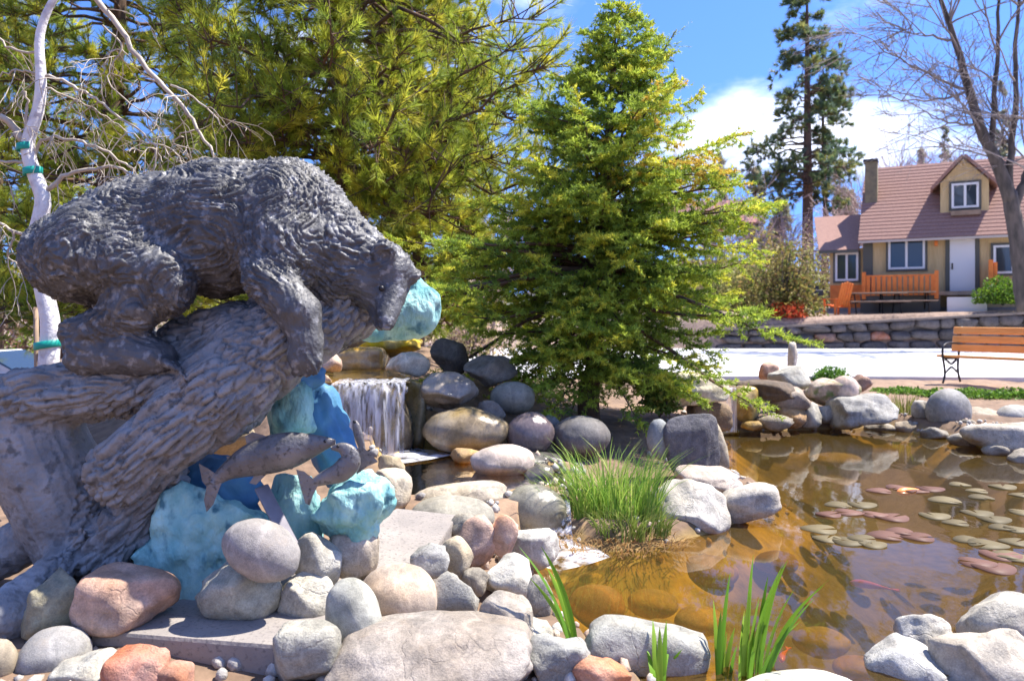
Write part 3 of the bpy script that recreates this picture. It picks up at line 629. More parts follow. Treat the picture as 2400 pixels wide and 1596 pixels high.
# patinated rocks cast with the bear
def boulder(name, bb, d, m, parent, kind='r', seed=1, ry=.8, sub=4, tilt=0, amp=.12):
    x0, y0, x1, y1 = bb; kk = d / F; v, f = stone_mesh(sub, (x1 - x0) / 2 * kk, (x1 - x0) / 2 * kk * ry, (y1 - y0) / 2 * kk, seed, kind, amp)
    if tilt: v = v @ np.array(Matrix.Rotation(R(tilt), 3, 'Y')).T
    v = v + (v / (np.linalg.norm(v, axis=1)[:, None] + 1e-9)) * (.016 * fbm(v * 13 + seed, seed, 3) - .012 * np.abs(noise3(v * 22 + seed, seed + 5)))[:, None]     # hammered, craggy cast
    mb = MB(); mb.add(v + P((x0 + x1) / 2, (y0 + y1) / 2, d), f); return build(name, mb, m, parent)
def splash_sdf(p):
    k = 3.72 / F; A = lambda x, y, o=0: P(x, y, 3.72 + o)
    d = sd_ell(p, A(965, 738), (58 * k, .12, 52 * k), -.3); d = smin(d, sd_cap(p, A(985, 690), A(972, 662), 30 * k, 16 * k), .03); d = smin(d, sd_cap(p, A(930, 765), A(870, 770, -.05), 34 * k, 26 * k), .05)
    d = smin(d, sd_cap(p, A(870, 770, -.05), A(800, 735, -.2), 30 * k, 40 * k), .04); d = smin(d, sd_ell(p, A(1005, 715), (28 * k, .09, 40 * k)), .03); return d + .012 * fbm(p * 16, 3, 2)
v, f = nets(splash_sdf, P(740, 830, 3.72) - [0, .4, 0], P(1060, 620, 3.72) + [0, .22, 0], .012); b = MB(); b.add(relax(v, f, 1), f)
tag(build('splash_rock', b, M['patina'], statue), 'pale turquoise rock behind the bear head')
boulder('patina_rock', (618, 880, 738, 1045), 3.56, M['patina'], statue, 'r', 3, .7)
boulder('patina_rock', (590, 830, 760, 930), 3.60, M['patina_blue'], statue, 'r', 13, .7)
boulder('patina_rock', (700, 900, 832, 1150), 3.70, M['patina_blue'], statue, 'r', 4, .7, tilt=-14)
boulder('patina_rock', (325, 1120, 665, 1430), 3.36, M['patina'], statue, 'r', 8, .55, 5, amp=.2)
boulder('patina_rock', (420, 1060, 620, 1250), 3.45, M['patina_blue'], statue, 'r', 18, .5)
boulder('patina_rock', (615, 1105, 770, 1290), 3.42, M['patina'], statue, 'b', 6, .8, tilt=8)
boulder('patina_rock', (725, 1102, 928, 1290), 3.30, M['patina'], statue, 'r', 7, .7, 5)
# a flat steel strap
a_, b_ = P(612, 1140, 3.2), P(684, 1280, 3.1); sv = b_ - a_; L = np.linalg.norm(sv); rot = Vector(sv).to_track_quat('Z', 'Y').to_matrix() @ Matrix.Rotation(R(20), 3, 'Z')
b = MB(); b.box((a_ + b_) / 2, (.060, .012, L), rot, .003); build('strap', b, M['steel'], statue, smooth=False)
# salmon
def salmon(path, rad, tail, fins, d, parent, flat=.62):
    path = np.array(path, float); m = len(path); t = np.linspace(0, m - 1, 26); pts = np.stack([np.interp(t, range(m), path[:, q]) for q in (0, 1)], 1)
    for _ in range(2): pts[1:-1] = (pts[:-2] + 2 * pts[1:-1] + pts[2:]) / 4
    r = np.interp(t, range(m), rad); r[1:-1] = (r[:-2] + 2 * r[1:-1] + r[2:]) / 4
    kk = d / F; W = np.array([P(x, y, d) for x, y in pts]); tg = np.gradient(W, axis=0); tg /= np.linalg.norm(tg, axis=1)[:, None]
    n = 18; ang = np.arange(n) * 2 * np.pi / n; vs_ = []
    for q in range(26):
        s = np.cross(tg[q], [0, 1, 0]); s /= np.linalg.norm(s); vs_.append(W[q] + r[q] * kk * (np.cos(ang)[:, None] * s + flat * np.sin(ang)[:, None] * np.array([0, 1, 0])))
    fs = [[q * n + i_, q * n + (i_ + 1) % n, q * n + n + (i_ + 1) % n, q * n + n + i_] for q in range(25) for i_ in range(n)]
    mb = MB(); mb.add(np.concatenate(vs_), fs); mb.f.append(np.array([list(range(n))])); mb.f.append(np.array([[25 * n + q for q in range(n)][::-1]]))
    o = build('salmon', mb, M['bronze_smooth'], parent)
    def fin(name, poly, th=.010):
        n_ = len(poly); A = np.array([P(x, y, d - th / 2) for x, y in poly]); B = np.array([P(x, y, d + th / 2) for x, y in poly]); c = A.mean(0); A2 = c + (A - c); fm = MB()
        fm.add(np.concatenate([A2, B]), [[q, n_ + q, n_ + (q + 1) % n_, (q + 1) % n_] for q in range(n_)]); fm.f.append(np.array([list(range(n_))])); fm.f.append(np.array([[n_ + q for q in range(n_)][::-1]]))
        build(name, fm, M['bronze_smooth'], o, smooth=False)
    em = MB(); e0 = W[-4] + [0, -.8 * r[-4] * kk * flat, r[-4] * kk * .35]; em.add(ICO[2][0] * .007 + e0, ICO[2][1]); build('eye', em, M['darkmetal'], o)
    fin('tail_fin', tail, .02)
    for p_ in fins: fin('fin', p_)
    return o
salmon([(500, 1130), (530, 1105), (580, 1080), (640, 1063), (690, 1052), (725, 1045), (760, 1038), (786, 1036)], [12, 20, 38, 46, 42, 30, 17, 6],
       [(508, 1112), (488, 1098), (466, 1086), (474, 1128), (484, 1140), (478, 1172), (484, 1200), (500, 1182), (512, 1150), (520, 1130)], [[(580, 1050), (574, 1022), (592, 1012), (618, 1020), (648, 1030)], [(600, 1108), (584, 1132), (600, 1136), (626, 1110)], [(540, 1085), (530, 1070), (546, 1068), (556, 1080)], [(690, 1078), (668, 1098), (684, 1100), (712, 1074)]], 3.16, statue)
salmon([(728, 1135), (760, 1120), (798, 1108), (822, 1084), (818, 1060), (800, 1048), (776, 1050)], [8, 17, 25, 27, 21, 13, 4],
       [(735, 1122), (712, 1104), (694, 1100), (704, 1140), (716, 1180), (726, 1184), (734, 1160), (745, 1138)], [[(820, 1060), (838, 1052), (836, 1076)]], 3.12, statue)
salmon([(852, 1060), (846, 1040), (840, 1018), (834, 996), (830, 985)], [6, 9, 11, 9, 4], [(846, 1045), (868, 1062), (886, 1082), (862, 1092), (836, 1112), (834, 1080), (838, 1050)], [], 3.25, statue)

# ------------------------------------------------------------------ boulders (photo box, level it stands on, kind, colour, label)
GRY, LGT, TAN, PNK, DRK, YEL = (.36, .35, .36), (.52, .51, .49), (.48, .41, .34), (.54, .42, .36), (.13, .125, .13), (.46, .41, .27)
seed_ = [100]
def rock(bb, zb, kind, c, label, d=None, t=0, ry=.8, m=None, sub=None, amp=None, name='boulder', sink=.0, group=None):
    x0, y0, x1, y1 = bb; seed_[0] += 1
    d0 = d if d is not None else dz(y1, zb)
    kk = d0 / F; sx = (x1 - x0) / 2 * kk; sy = sx * ry; dc = d0 + (0 if d is not None else .55 * sy); kk = dc / F
    sx = (x1 - x0) / 2 * kk; sy = sx * ry; hh = (y1 - y0) / 2 * kk; th = math.atan((.5 * (y0 + y1) - HZ) / F)
    sz = math.sqrt(max(hh ** 2 - (sy * math.sin(th)) ** 2, (.45 * hh) ** 2)) / math.cos(th)
    sub = sub or (4 if (x1 - x0) > 125 else 3)
    v, f = stone_mesh(sub, sx, sy, sz, seed_[0], kind, amp if amp is not None else {'s': .07, 'r': .12, 'a': .13, 'b': .08, 'f': .12}[kind])
    rz = random.uniform(-.3, .3) if kind == 'a' else 0.0
    if t: v = v @ np.array(Matrix.Rotation(R(t), 3, 'Y')).T
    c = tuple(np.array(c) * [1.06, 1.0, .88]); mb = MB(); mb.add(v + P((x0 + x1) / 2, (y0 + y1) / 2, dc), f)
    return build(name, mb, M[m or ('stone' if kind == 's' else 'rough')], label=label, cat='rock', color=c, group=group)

# left foreground heap below the statue
rock((50, 1340, 218, 1495), .0, 'a', (.38, .35, .24), 'yellow grey angular rock wedged under the pale bronze root', d=2.98)
rock((28, 1474, 208, 1610), .0, 's', (.34, .34, .36), 'blue grey rounded stone in the bottom left corner, half in shade', d=2.78, t=-20)
rock((-60, 1500, 40, 1620), .0, 's', (.33, .29, .24), 'brown grey stone cut off by the left frame edge', d=2.7)
rock((118, 1522, 290, 1640), .0, 'r', (.52, .52, .50), 'pale grey rock in the bottom left, left of the orange rock', d=2.68)
rock((252, 1520, 400, 1640), .0, 'a', (.58, .22, .13), 'bright orange red jagged rock at the bottom left', d=2.62)
rock((350, 1555, 452, 1640), .0, 'a', (.48, .24, .17), 'dull red broken rock right of the bright orange rock', d=2.6)
rock((193, 1333, 404, 1476), .17, 'b', (.56, .36, .28), 'salmon pink angular stone lying on the concrete slab', t=8, amp=.06)
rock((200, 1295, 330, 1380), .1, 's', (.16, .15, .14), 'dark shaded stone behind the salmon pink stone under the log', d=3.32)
rock((462, 1312, 662, 1450), .17, 'r', (.50, .49, .40), 'pale yellowish stone on the slab, carrying the big grey oval stone', ry=.7)
rock((518, 1222, 708, 1356), .0, 's', (.36, .345, .36), 'smooth grey oval stone with a white vein, leaning on the pale yellowish stone', d=2.98, t=26, ry=.7, amp=.03)
rock((684, 1244, 802, 1388), .1, 'r', (.56, .54, .48), 'rough pale pitted rock right of the grey oval stone', d=3.18)
rock((762, 1230, 888, 1356), .1, 'r', (.50, .42, .33), 'rough tan rock in front of the turquoise patina rock', d=3.3)
rock((650, 1342, 784, 1468), .12, 'r', (.50, .49, .46), 'round pale speckled stone standing on the squarish grey stone', ry=.85)
rock((640, 1458, 800, 1606), .06, 'b', (.42, .42, .40), 'squarish grey green stone at the bottom, under the round speckled stone', d=2.72)
rock((768, 1360, 898, 1570), .06, 's', (.42, .43, .39), 'tall smooth grey green stone between the squarish stone and the large pink tan stone', t=-14, d=2.88)
rock((836, 1324, 1026, 1494), .08, 's', (.55, .44, .36), 'large rounded pink tan stone in the middle of the foreground heap', ry=.8)
rock((766, 1440, 1256, 1680), .0, 'f', (.36, .325, .31), 'huge flat mauve grey boulder at the bottom centre', d=2.78, ry=.8, amp=.12, sub=5)
rock((964, 1270, 1056, 1350), .12, 'a', (.50, .50, .49), 'small pale broken rock at the lower end of the leaning slab', d=3.35)
rock((1002, 1334, 1124, 1456), .1, 'a', (.43, .43, .42), 'grey and white angular rock right of the large pink tan stone', d=3.2)
rock((1028, 1258, 1110, 1370), .14, 'r', (.46, .40, .32), 'rough brown tan rock below the peach coloured rock', d=3.5)
rock((1082, 1330, 1146, 1396), .1, 'r', (.36, .33, .29), 'small dark tan stone left of the white round stone', d=3.42)
rock((1068, 1208, 1164, 1328), .14, 'r', (.66, .40, .29), 'peach coloured rough rock beside the mossy wet boulder', d=3.75)
rock((1150, 1206, 1212, 1308), .14, 'r', (.66, .41, .31), 'small peach coloured pointed rock, right of the larger peach one', d=3.74, t=12)
rock((1134, 1300, 1250, 1398), .06, 'r', (.64, .64, .63), 'white round stone at the left shore of the pond', d=3.5)
rock((1186, 1242, 1312, 1338), .0, 'f', (.56, .55, .54), 'pale streaked rock at the water below the mossy wet boulder', d=4.0)
rock((1118, 1392, 1252, 1540), .05, 'r', (.44, .39, .35), 'brown mauve ridged rock above the huge flat boulder', d=3.02)
rock((1090, 1440, 1182, 1516), .05, 'a', (.52, .42, .26), 'small yellow ochre broken rock between the large tan stone and the mauve ridged rock', d=2.98)
rock((1232, 1350, 1296, 1462), .0, 'r', (.42, .39, .35), 'small grey tan stone behind the tall bent leaves at the shore', d=3.3)
rock((1196, 1450, 1300, 1560), .0, 'a', (.50, .48, .45), 'pale grey wedge rock by the foot of the tall bent leaves', d=3.0)
rock((1238, 1488, 1384, 1620), .0, 'r', (.37, .38, .38), 'grey rock with a dark band at the bottom, under the tall bent leaves', d=2.82)
rock((1340, 1538, 1484, 1640), .0, 'r', (.68, .33, .22), 'salmon orange stone cut by the bottom edge right of the dark banded rock', d=2.74)
rock((1366, 1458, 1664, 1606), .0, 'f', (.42, .43, .43), 'long flat grey rock with a white end at the near pond edge', d=3.0, t=10, ry=.5)
rock((1740, 1570, 2030, 1680), .0, 's', (.60, .61, .56), 'pale flat stone cut by the bottom edge in front of the pond', d=2.78, ry=.6)
rock((2030, 1502, 2216, 1640), .0, 'a', (.54, .55, .57), 'bluish white angular rock at the bottom right', d=2.95)
rock((2104, 1434, 2232, 1528), .0, 'a', (.54, .53, .51), 'pale angular rock sitting above the bluish white rock at right', d=3.2)
rock((2250, 1390, 2470, 1540), .0, 'r', (.50, .485, .46), 'big pale cracked boulder at the right frame edge', d=3.25)
rock((2196, 1486, 2470, 1680), .0, 'r', (.50, .46, .42), 'big tan grey boulder in the bottom right corner', d=2.9)
rock((1950, 1536, 2060, 1592), -.12, 's', (.36, .18, .09), 'reddish brown sunken stone left of the bluish white rock', d=3.2)

# between the statue and the stream
rock((872, 1098, 966, 1196), .2, 'a', (.58, .52, .44), 'pale tan rock behind the turquoise patina rock beside the stream pool', d=4.5)
rock((966, 1132, 1190, 1200), .18, 'f', (.53, .46, .37), 'long flat tan rock along the front of the stream pool', d=4.75, ry=.6, t=-6)
rock((960, 1160, 1160, 1262), .1, 's', (.34, .33, .30), 'smooth dull grey flat rock in front of the long tan rock', d=4.3, ry=.8)
rock((1050, 1200, 1130, 1262), .1, 'r', (.44, .42, .39), 'small grey stone beside the peach coloured rock', d=4.0)
rock((1170, 1136, 1330, 1262), .0, 's', (.30, .29, .24), 'dark wet mossy boulder that the stream slides over into the pond', d=4.75, m='wet', ry=.7)
rock((1102, 1040, 1254, 1126), .2, 's', (.60, .52, .50), 'pinkish white rounded stone sitting in the stream pool', d=5.45, amp=.08)
rock((1052, 1048, 1128, 1090), .2, 'r', (.50, .35, .20), 'small amber brown stone left of the pinkish white stone', d=5.8)
rock((884, 1064, 950, 1120), .2, 'r', (.50, .42, .30), 'small tan stone in the foam below the waterfall', d=5.3)
rock((1228, 1084, 1300, 1140), .2, 'r', (.22, .20, .18), 'dark wet stone between the stream pool and the tall grass', d=5.3, m='wet')

# boulders piled beside the waterfall
rock((990, 952, 1196, 1066), .2, 's', (.34, .27, .17), 'large amber stained wet boulder right of the waterfall', m='wet', ry=.7, d=6.2)
rock((990, 870, 1122, 960), .5, 'r', (.34, .29, .25), 'mottled wet boulder stacked above the large amber stained boulder', d=6.45, m='wet')
rock((1186, 966, 1300, 1070), .2, 's', (.20, .165, .19), 'purple blue wet stone right of the amber stained boulder', d=6.2, m='wet')
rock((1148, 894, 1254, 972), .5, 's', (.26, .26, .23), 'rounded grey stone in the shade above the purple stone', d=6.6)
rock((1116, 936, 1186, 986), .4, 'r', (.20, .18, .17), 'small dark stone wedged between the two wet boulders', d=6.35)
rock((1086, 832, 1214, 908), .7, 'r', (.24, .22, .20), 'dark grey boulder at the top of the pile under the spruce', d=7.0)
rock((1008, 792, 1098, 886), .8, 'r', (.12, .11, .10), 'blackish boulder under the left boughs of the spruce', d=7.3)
rock((902, 824, 1010, 884), .84, 'r', (.66, .62, .55), 'white stone on the ledge right of the waterfall lip', d=6.9)
rock((1290, 974, 1432, 1072), .2, 's', (.17, .165, .18), 'dark slate grey rounded stone behind the tall grass', d=6.3)
rock((1262, 972, 1314, 1028), .3, 's', (.20, .20, .21), 'small dark grey stone between the purple stone and the slate grey stone', d=6.5)
rock((1180, 1060, 1330, 1120), .15, 'f', (.10, .10, .10), 'low black wet stone behind the pinkish white stone', d=5.95, m='wet')
rock((944, 890, 1000, 1060), .22, 'b', (.16, .13, .05), 'dark olive wet rock column at the right side of the waterfall', d=6.42, m='wet')
rock((742, 812, 802, 874), .8, 'a', (.64, .50, .46), 'small pinkish white rock on the left bank above the waterfall', d=6.9)
rock((738, 876, 786, 960), .5, 'a', (.66, .44, .30), 'pale orange rock at the left side of the waterfall', d=6.35)
rock((840, 790, 990, 838), .9, 'f', (.62, .46, .06), 'long yellow lichen covered rock at the back of the upper stream', d=8.2)
rock((790, 772, 866, 820), 1.0, 'a', (.40, .32, .26), 'brown broken rock at the head of the stream left of the yellow rock', d=8.3)
rock((780, 812, 912, 872), .85, 'b', (.52, .34, .10), 'wet amber ledge rock at the back of the upper stream pool', d=7.9, m='wet')
rock((700, 1000, 780, 1090), .2, 'r', (.28, .27, .25), 'dark grey rock in the shade left of the waterfall foot', d=6.0)
rock((470, 980, 610, 1080), .2, 'r', (.44, .36, .24), 'tan rock seen under the log behind the salmon', d=4.6)
# rock face behind the falling water
ld = MB(); v, f = stone_mesh(4, .36, .30, .33, 77, 'b', .05); ld.add(v + P(866, 986, 6.28), f)
build('boulder', ld, M['wet'], label='dark wet ledge rock right behind the falling water', cat='rock', color=(.14, .11, .07))

# island in front of the spruce
rock((1556, 972, 1690, 1112), .0, 'b', (.13, .13, .16), 'dark blue grey slab standing upright by the pond', d=5.9, ry=.35, t=-8)
rock((1640, 985, 1704, 1116), .0, 'a', (.52, .47, .40), 'thin pale edged slab leaning on the dark upright slab', d=5.98, ry=.4, t=-14)
rock((1516, 982, 1574, 1078), .1, 's', (.28, .31, .35), 'blue grey rounded stone left of the dark upright slab', d=5.95)
rock((1586, 1092, 1736, 1154), .0, 'f', (.54, .46, .42), 'flat pinkish stone at the foot of the dark upright slab', d=5.5)
rock((1528, 1122, 1712, 1256), .0, 'r', (.60, .57, .54), 'large white granite boulder beside the tall grass', d=4.95)
rock((1655, 1140, 1828, 1222), .0, 'f', (.58, .54, .49), 'long pale pointed rock reaching out into the pond', d=5.05, t=-14, ry=.5)
rock((1476, 866, 1702, 960), .25, 'a', (.70, .66, .54), 'large sunlit cream boulder under the right boughs of the spruce', d=8.0)
rock((1612, 940, 1712, 1010), .1, 'b', (.28, .20, .13), 'brown squared rock below the cream boulder', d=8.0)
rock((1640, 998, 1732, 1028), .0, 'f', (.52, .38, .06), 'yellow wet stone at the foot of the little trickle', d=8.9, m='wet')
rock((1714, 904, 1782, 992), .1, 'r', (.44, .32, .10), 'amber wet stone right of the little trickle', d=8.8, m='wet')
rock((1726, 890, 1858, 942), .3, 'f', (.15, .11, .08), 'dark brown flat ledge rock on the far bank', d=9.0)
rock((1802, 856, 1904, 912), .3, 'a', (.50, .50, .48), 'grey white angular rock left of the green mound plant', d=9.6)
rock((1778, 848, 1824, 894), .3, 'a', (.60, .36, .28), 'small pink rock beside the grey white angular rock', d=9.8)
rock((1846, 800, 1870, 866), .34, 'b', (.62, .58, .54), 'slim pale pointed stone standing upright before the drive', d=10.4, ry=.8, name='standing_stone')
rock((1800, 906, 1898, 968), .1, 'a', (.36, .29, .24), 'brown grey wedge rock below the dark ledge rock', d=9.0)
rock((1818, 948, 1888, 1006), .0, 'r', (.50, .31, .15), 'orange brown stone at the far shore', d=8.9)
rock((1770, 970, 1862, 1010), .0, 'f', (.33, .29, .24), 'low grey brown flat stone at the far shore left of the orange brown stone', d=8.75)
rock((1736, 985, 1790, 1012), .0, 'r', (.42, .29, .11), 'low amber stone at the far shore right of the trickle', d=8.7)
rock((1880, 884, 2012, 956), .2, 'r', (.52, .41, .34), 'pinkish tan boulder with green moss below the mound plant', d=9.3, m='mossy')
rock((1948, 880, 2014, 946), .2, 's', (.62, .47, .42), 'round pink faced stone beside the mossy boulder', d=9.15)
rock((2000, 878, 2042, 920), .2, 'r', (.34, .19, .14), 'small red brown rock right of the round pink faced stone', d=9.9)
rock((1946, 920, 2098, 1008), .0, 'r', (.44, .44, .45), 'large grey striped boulder on the far shore', d=9.0)
rock((1904, 950, 1964, 992), .0, 'r', (.44, .43, .42), 'small grey stone left of the large grey striped boulder', d=9.1)
rock((1874, 942, 1926, 1006), .0, 'a', (.46, .45, .43), 'small pale angular rock between the orange brown stone and the striped boulder', d=9.0)
rock((2136, 938, 2184, 992), .0, 'r', (.44, .42, .41), 'small grey stone left of the dark round boulder on the far shore', d=9.1)
rock((2172, 910, 2274, 1020), .0, 's', (.31, .315, .34), 'dark round slate grey boulder on the far shore', d=8.9, amp=.03)
rock((2262, 954, 2354, 1010), .0, 'r', (.48, .40, .33), 'tan stone right of the dark round boulder', d=9.2)
rock((2250, 982, 2286, 1032), .0, 'a', (.40, .37, .33), 'small wedge shaped stone at the foot of the dark round boulder', d=8.6)
rock((2336, 948, 2430, 1004), .1, 's', (.48, .48, .48), 'pale grey stone at the right edge behind the large tan boulder', d=9.1)
rock((2262, 988, 2470, 1062), .0, 'r', (.50, .46, .42), 'large flat tan boulder on the right far shore', d=7.7)
rock((2420, 1040, 2560, 1110), .0, 'r', (.44, .42, .40), 'grey boulder on the right shore at the frame edge', d=7.4)
for bb, c, lb in [((2098, 985, 2150, 1018), (.40, .34, .27), 'low tan stone at the far shore behind the thin reeds'), ((2160, 1000, 2230, 1034), (.30, .28, .26), 'dark low stone in the water before the dark round boulder'), ((2225, 1012, 2300, 1050), (.42, .38, .33), 'low tan grey stone between the wedge shaped stone and the flat tan boulder'), ((2300, 1040, 2372, 1074), (.36, .33, .30), 'low grey stone in the water before the flat tan boulder'), ((2368, 1050, 2450, 1092), (.44, .40, .35), 'pale brown stone at the right frame edge of the far shore'), ((2030, 990, 2104, 1014), (.34, .30, .25), 'low brown stone at the foot of the grey striped boulder')]:
    rock(bb, 0, 'r', c, lb, d=dz(bb[3], -.02) + .12)
# sunken stones seen through the water
SUNK = [((1330, 1370, 1465, 1470), (.50, .24, .03), 'orange sunken stone nearest the pale shore rocks'), ((1470, 1380, 1590, 1450), (.52, .32, .03), 'yellow sunken stone right of the orange one'), ((1480, 1290, 1590, 1360), (.48, .30, .03), 'yellow green sunken stone below the white cascade'), ((1350, 1335, 1440, 1385), (.45, .30, .03), 'olive yellow sunken stone near the white round stone'),
        ((1590, 1300, 1730, 1380), (.42, .24, .06), 'brown sunken slab in the middle of the near pond'), ((1580, 1420, 1700, 1490), (.52, .30, .03), 'amber sunken stone left of the tall reeds'), ((1600, 1230, 1700, 1270), (.5, .27, .04), 'amber sunken stone under the long pale pointed rock'), ((1770, 1290, 1870, 1350), (.34, .19, .06), 'dull brown sunken stone left of the sky reflection'),
        ((1500, 1450, 1590, 1500), (.44, .30, .03), 'small olive sunken stone near the long flat grey rock'), ((1860, 1470, 1990, 1540), (.33, .23, .05), 'olive brown sunken stone at the near right of the pond'), ((1760, 1030, 1850, 1050), (.5, .34, .06), 'pale amber sunken stone under the far bank'), ((1900, 1060, 2020, 1095), (.40, .27, .06), 'tawny sunken stone in front of the grey striped boulder')]
for bb, c, lb in SUNK:
    zc = -.16; yc = .5 * (bb[1] + bb[3]); rock(bb, 0, 's', c, lb, d=dz(yc, zc) , ry=.8, m='stone', name='sunken_stone')

# leaning concrete slab and the footing under the heap
def slab(name, pts, th, label, m):
    A = np.array(pts); n_ = len(A); B = A - [0, 0, th]; c = A.mean(0); mb = MB(); I = c + (A - c) * .985 + [0, 0, .0]; A2 = A - [0, 0, .012]
    mb.add(np.concatenate([I, A2, B]), [[q, n_ + q, n_ + (q + 1) % n_, (q + 1) % n_] for q in range(n_)] + [[n_ + q, 2 * n_ + q, 2 * n_ + (q + 1) % n_, n_ + (q + 1) % n_] for q in range(n_)])
    mb.f.append(np.array([list(range(n_))])); mb.f.append(np.array([[2 * n_ + q for q in range(n_)][::-1]])); return build(name, mb, m, label=label, cat='slab', smooth=False)
slab('concrete_slab', [PZ_(215, 1478, .17), PZ_(640, 1512, .17), PZ_(820, 1500, .17), PZ_(860, 1360, .17), PZ_(560, 1330, .17), PZ_(330, 1370, .17)], .2, 'flat pale concrete slab under the foreground stones, its front face in shade', M['concrete'])
slab('stone_slab', [P(862, 1395, 3.10), P(950, 1392, 3.15), P(1074, 1206, 4.1), P(930, 1190, 4.15), P(880, 1220, 3.9)], .16, 'sloping grey stone slab right of the turquoise patina rock', M['concrete'])

# ------------------------------------------------------------------ falling water
def fall_mat(name, a0, a1, sx=38.0, sz=1.5, colr=(.82, .82, .88)):
    m, n, l, b = nodes_of(name); b.inputs['Base Color'].default_value = (*colr, 1); b.inputs['Roughness'].default_value = .15
    tc = n.new('ShaderNodeTexCoord'); mp = n.new('ShaderNodeMapping'); mp.inputs['Scale'].default_value = (sx, sx, sz); l.new(tc.outputs['Object'], mp.inputs[0])
    no = n.new('ShaderNodeTexNoise'); no.inputs['Scale'].default_value = 1; no.inputs['Detail'].default_value = 5; l.new(mp.outputs[0], no.inputs['Vector'])
    mr = n.new('ShaderNodeMapRange'); mr.inputs['From Min'].default_value = .36; mr.inputs['From Max'].default_value = .62; mr.inputs['To Min'].default_value = a0; mr.inputs['To Max'].default_value = a1; l.new(no.outputs[0], mr.inputs[0]); l.new(mr.outputs[0], b.inputs['Alpha'])
    return m
M['fall'] = fall_mat('falling_water', .0, .62); M['foam'] = fall_mat('foam', .0, .9, 9, 9)
def waterfall(x0, x1, yt, yb, d, label, wid=60, bulge=.12, m=None, name='waterfall', slope=0.0):
    A = P(x0, yt, d); B = P(x1, yt, d); zb = P(x0, yb, d)[2]; u = np.linspace(0, 1, wid); t = np.linspace(0, 1, 24); U, T = np.meshgrid(u, t, indexing='ij')
    prof = noise3(np.stack([U * wid * .28, 0 * U + T * .6, 0 * U], -1), 5)
    X = A[0] + (B[0] - A[0]) * U; Y = d - bulge * np.sqrt(T) - slope * T + .02 * prof; Z = A[2] + (zb - A[2]) * (T * .35 + .65 * T ** 2) + .008 * prof
    top = (T == 0); Y = np.where(top, d + .26 * (bulge > .1), Y)
    ii, jj = np.meshgrid(np.arange(wid - 1), np.arange(23), indexing='ij'); q = (ii * 24 + jj).ravel(); mb = MB(); mb.add(np.stack([X, Y, Z], -1).reshape(-1, 3), np.stack([q, q + 1, q + 25, q + 24], 1)); return build(name, mb, m or M['fall'], label=label, cat='waterfall')
waterfall(780, 952, 893, 1064, 5.95, 'curtain of falling water pouring from the upper stream into the stream pool')
waterfall(1700, 1724, 908, 1012, 8.75, 'thin trickle of white water beside the yellow wet stone on the far bank', wid=10, bulge=.05)
waterfall(1222, 1330, 1140, 1285, 5.0, 'sheet of water sliding over the dark wet boulder into the pond', wid=40, bulge=.2, slope=.35, name='cascade')
def foam(pts, z, label):
    poly = np.array([PZ_(x, y, z) for x, y in pts]); c = poly.mean(0); mb = MB(); n_ = len(poly)
    mb.add(np.concatenate([poly, c + (poly - c) * .5 + [0, 0, .012], [c + [0, 0, .018]]]), [[q, (q + 1) % n_, n_ + (q + 1) % n_, n_ + q] for q in range(n_)]); mb.f.append(np.array([[n_ + q, n_ + (q + 1) % n_, 2 * n_] for q in range(n_)]))
    build('foam', mb, M['foam'], label=label, cat='foam', kind='stuff')
foam([(800, 1066), (860, 1050), (950, 1048), (1030, 1056), (1060, 1066), (1000, 1078), (940, 1086), (870, 1084)], .262, 'white foam where the waterfall meets the stream pool')
foam([(1225, 1290), (1260, 1268), (1340, 1262), (1400, 1285), (1430, 1305), (1380, 1322), (1310, 1338), (1245, 1320)], .008, 'white ruffled water where the stream enters the pond')

# ------------------------------------------------------------------ trees
def polyline(pts, n=14, jit=0.0, seed=0):
    pts = np.array(pts, float); m = len(pts); t = np.linspace(0, m - 1, n); o = np.stack([np.interp(t, range(m), pts[:, q]) for q in range(3)], 1)
    for _ in range(2): o[1:-1] = (o[:-2] + 2 * o[1:-1] + o[2:]) / 4
    if jit:
        r = np.random.default_rng(seed); o[1:-1] += r.normal(size=(n - 2, 3)) * jit
    return o
def cvar(base, n, amt=.25, r=rng):
    return np.clip(np.array(base) * (1 + amt * r.normal(size=(n, 1))) * (1 + .08 * r.normal(size=(n, 3))), .004, .9)

# --- spruce beside the pond
SPD = 7.45
def SP(px, py): return P(px, py, SPD)
ax_top, ax_bot = SP(1452, -8), SP(1372, 1010)
spruce = empty('spruce_tree', ax_bot, 'bushy green spruce with drooping boughs standing behind the pond', 'tree')
LFT = np.array([(-10, 6), (40, 45), (80, 60), (170, 115), (250, 205), (350, 225), (420, 235), (520, 275), (600, 340), (680, 405), (780, 400), (850, 330), (900, 220)])
RGT = np.array([(-10, 6), (40, 60), (90, 125), (180, 100), (250, 140), (300, 300), (350, 300), (420, 265), (520, 325), (600, 380), (700, 390), (780, 430), (850, 350), (900, 220)])
tk = MB(); tk.tube(polyline([ax_bot - [0, 0, .1], ax_bot + (ax_top - ax_bot) * .3 + [.03, 0, 0], ax_bot + (ax_top - ax_bot) * .65, ax_top], 24, .008, 3), np.linspace(.115, .006, 24), 10)
build('trunk', tk, M['bark'], spruce)
limb = MB(); needles = MB(); sr = np.random.default_rng(12)
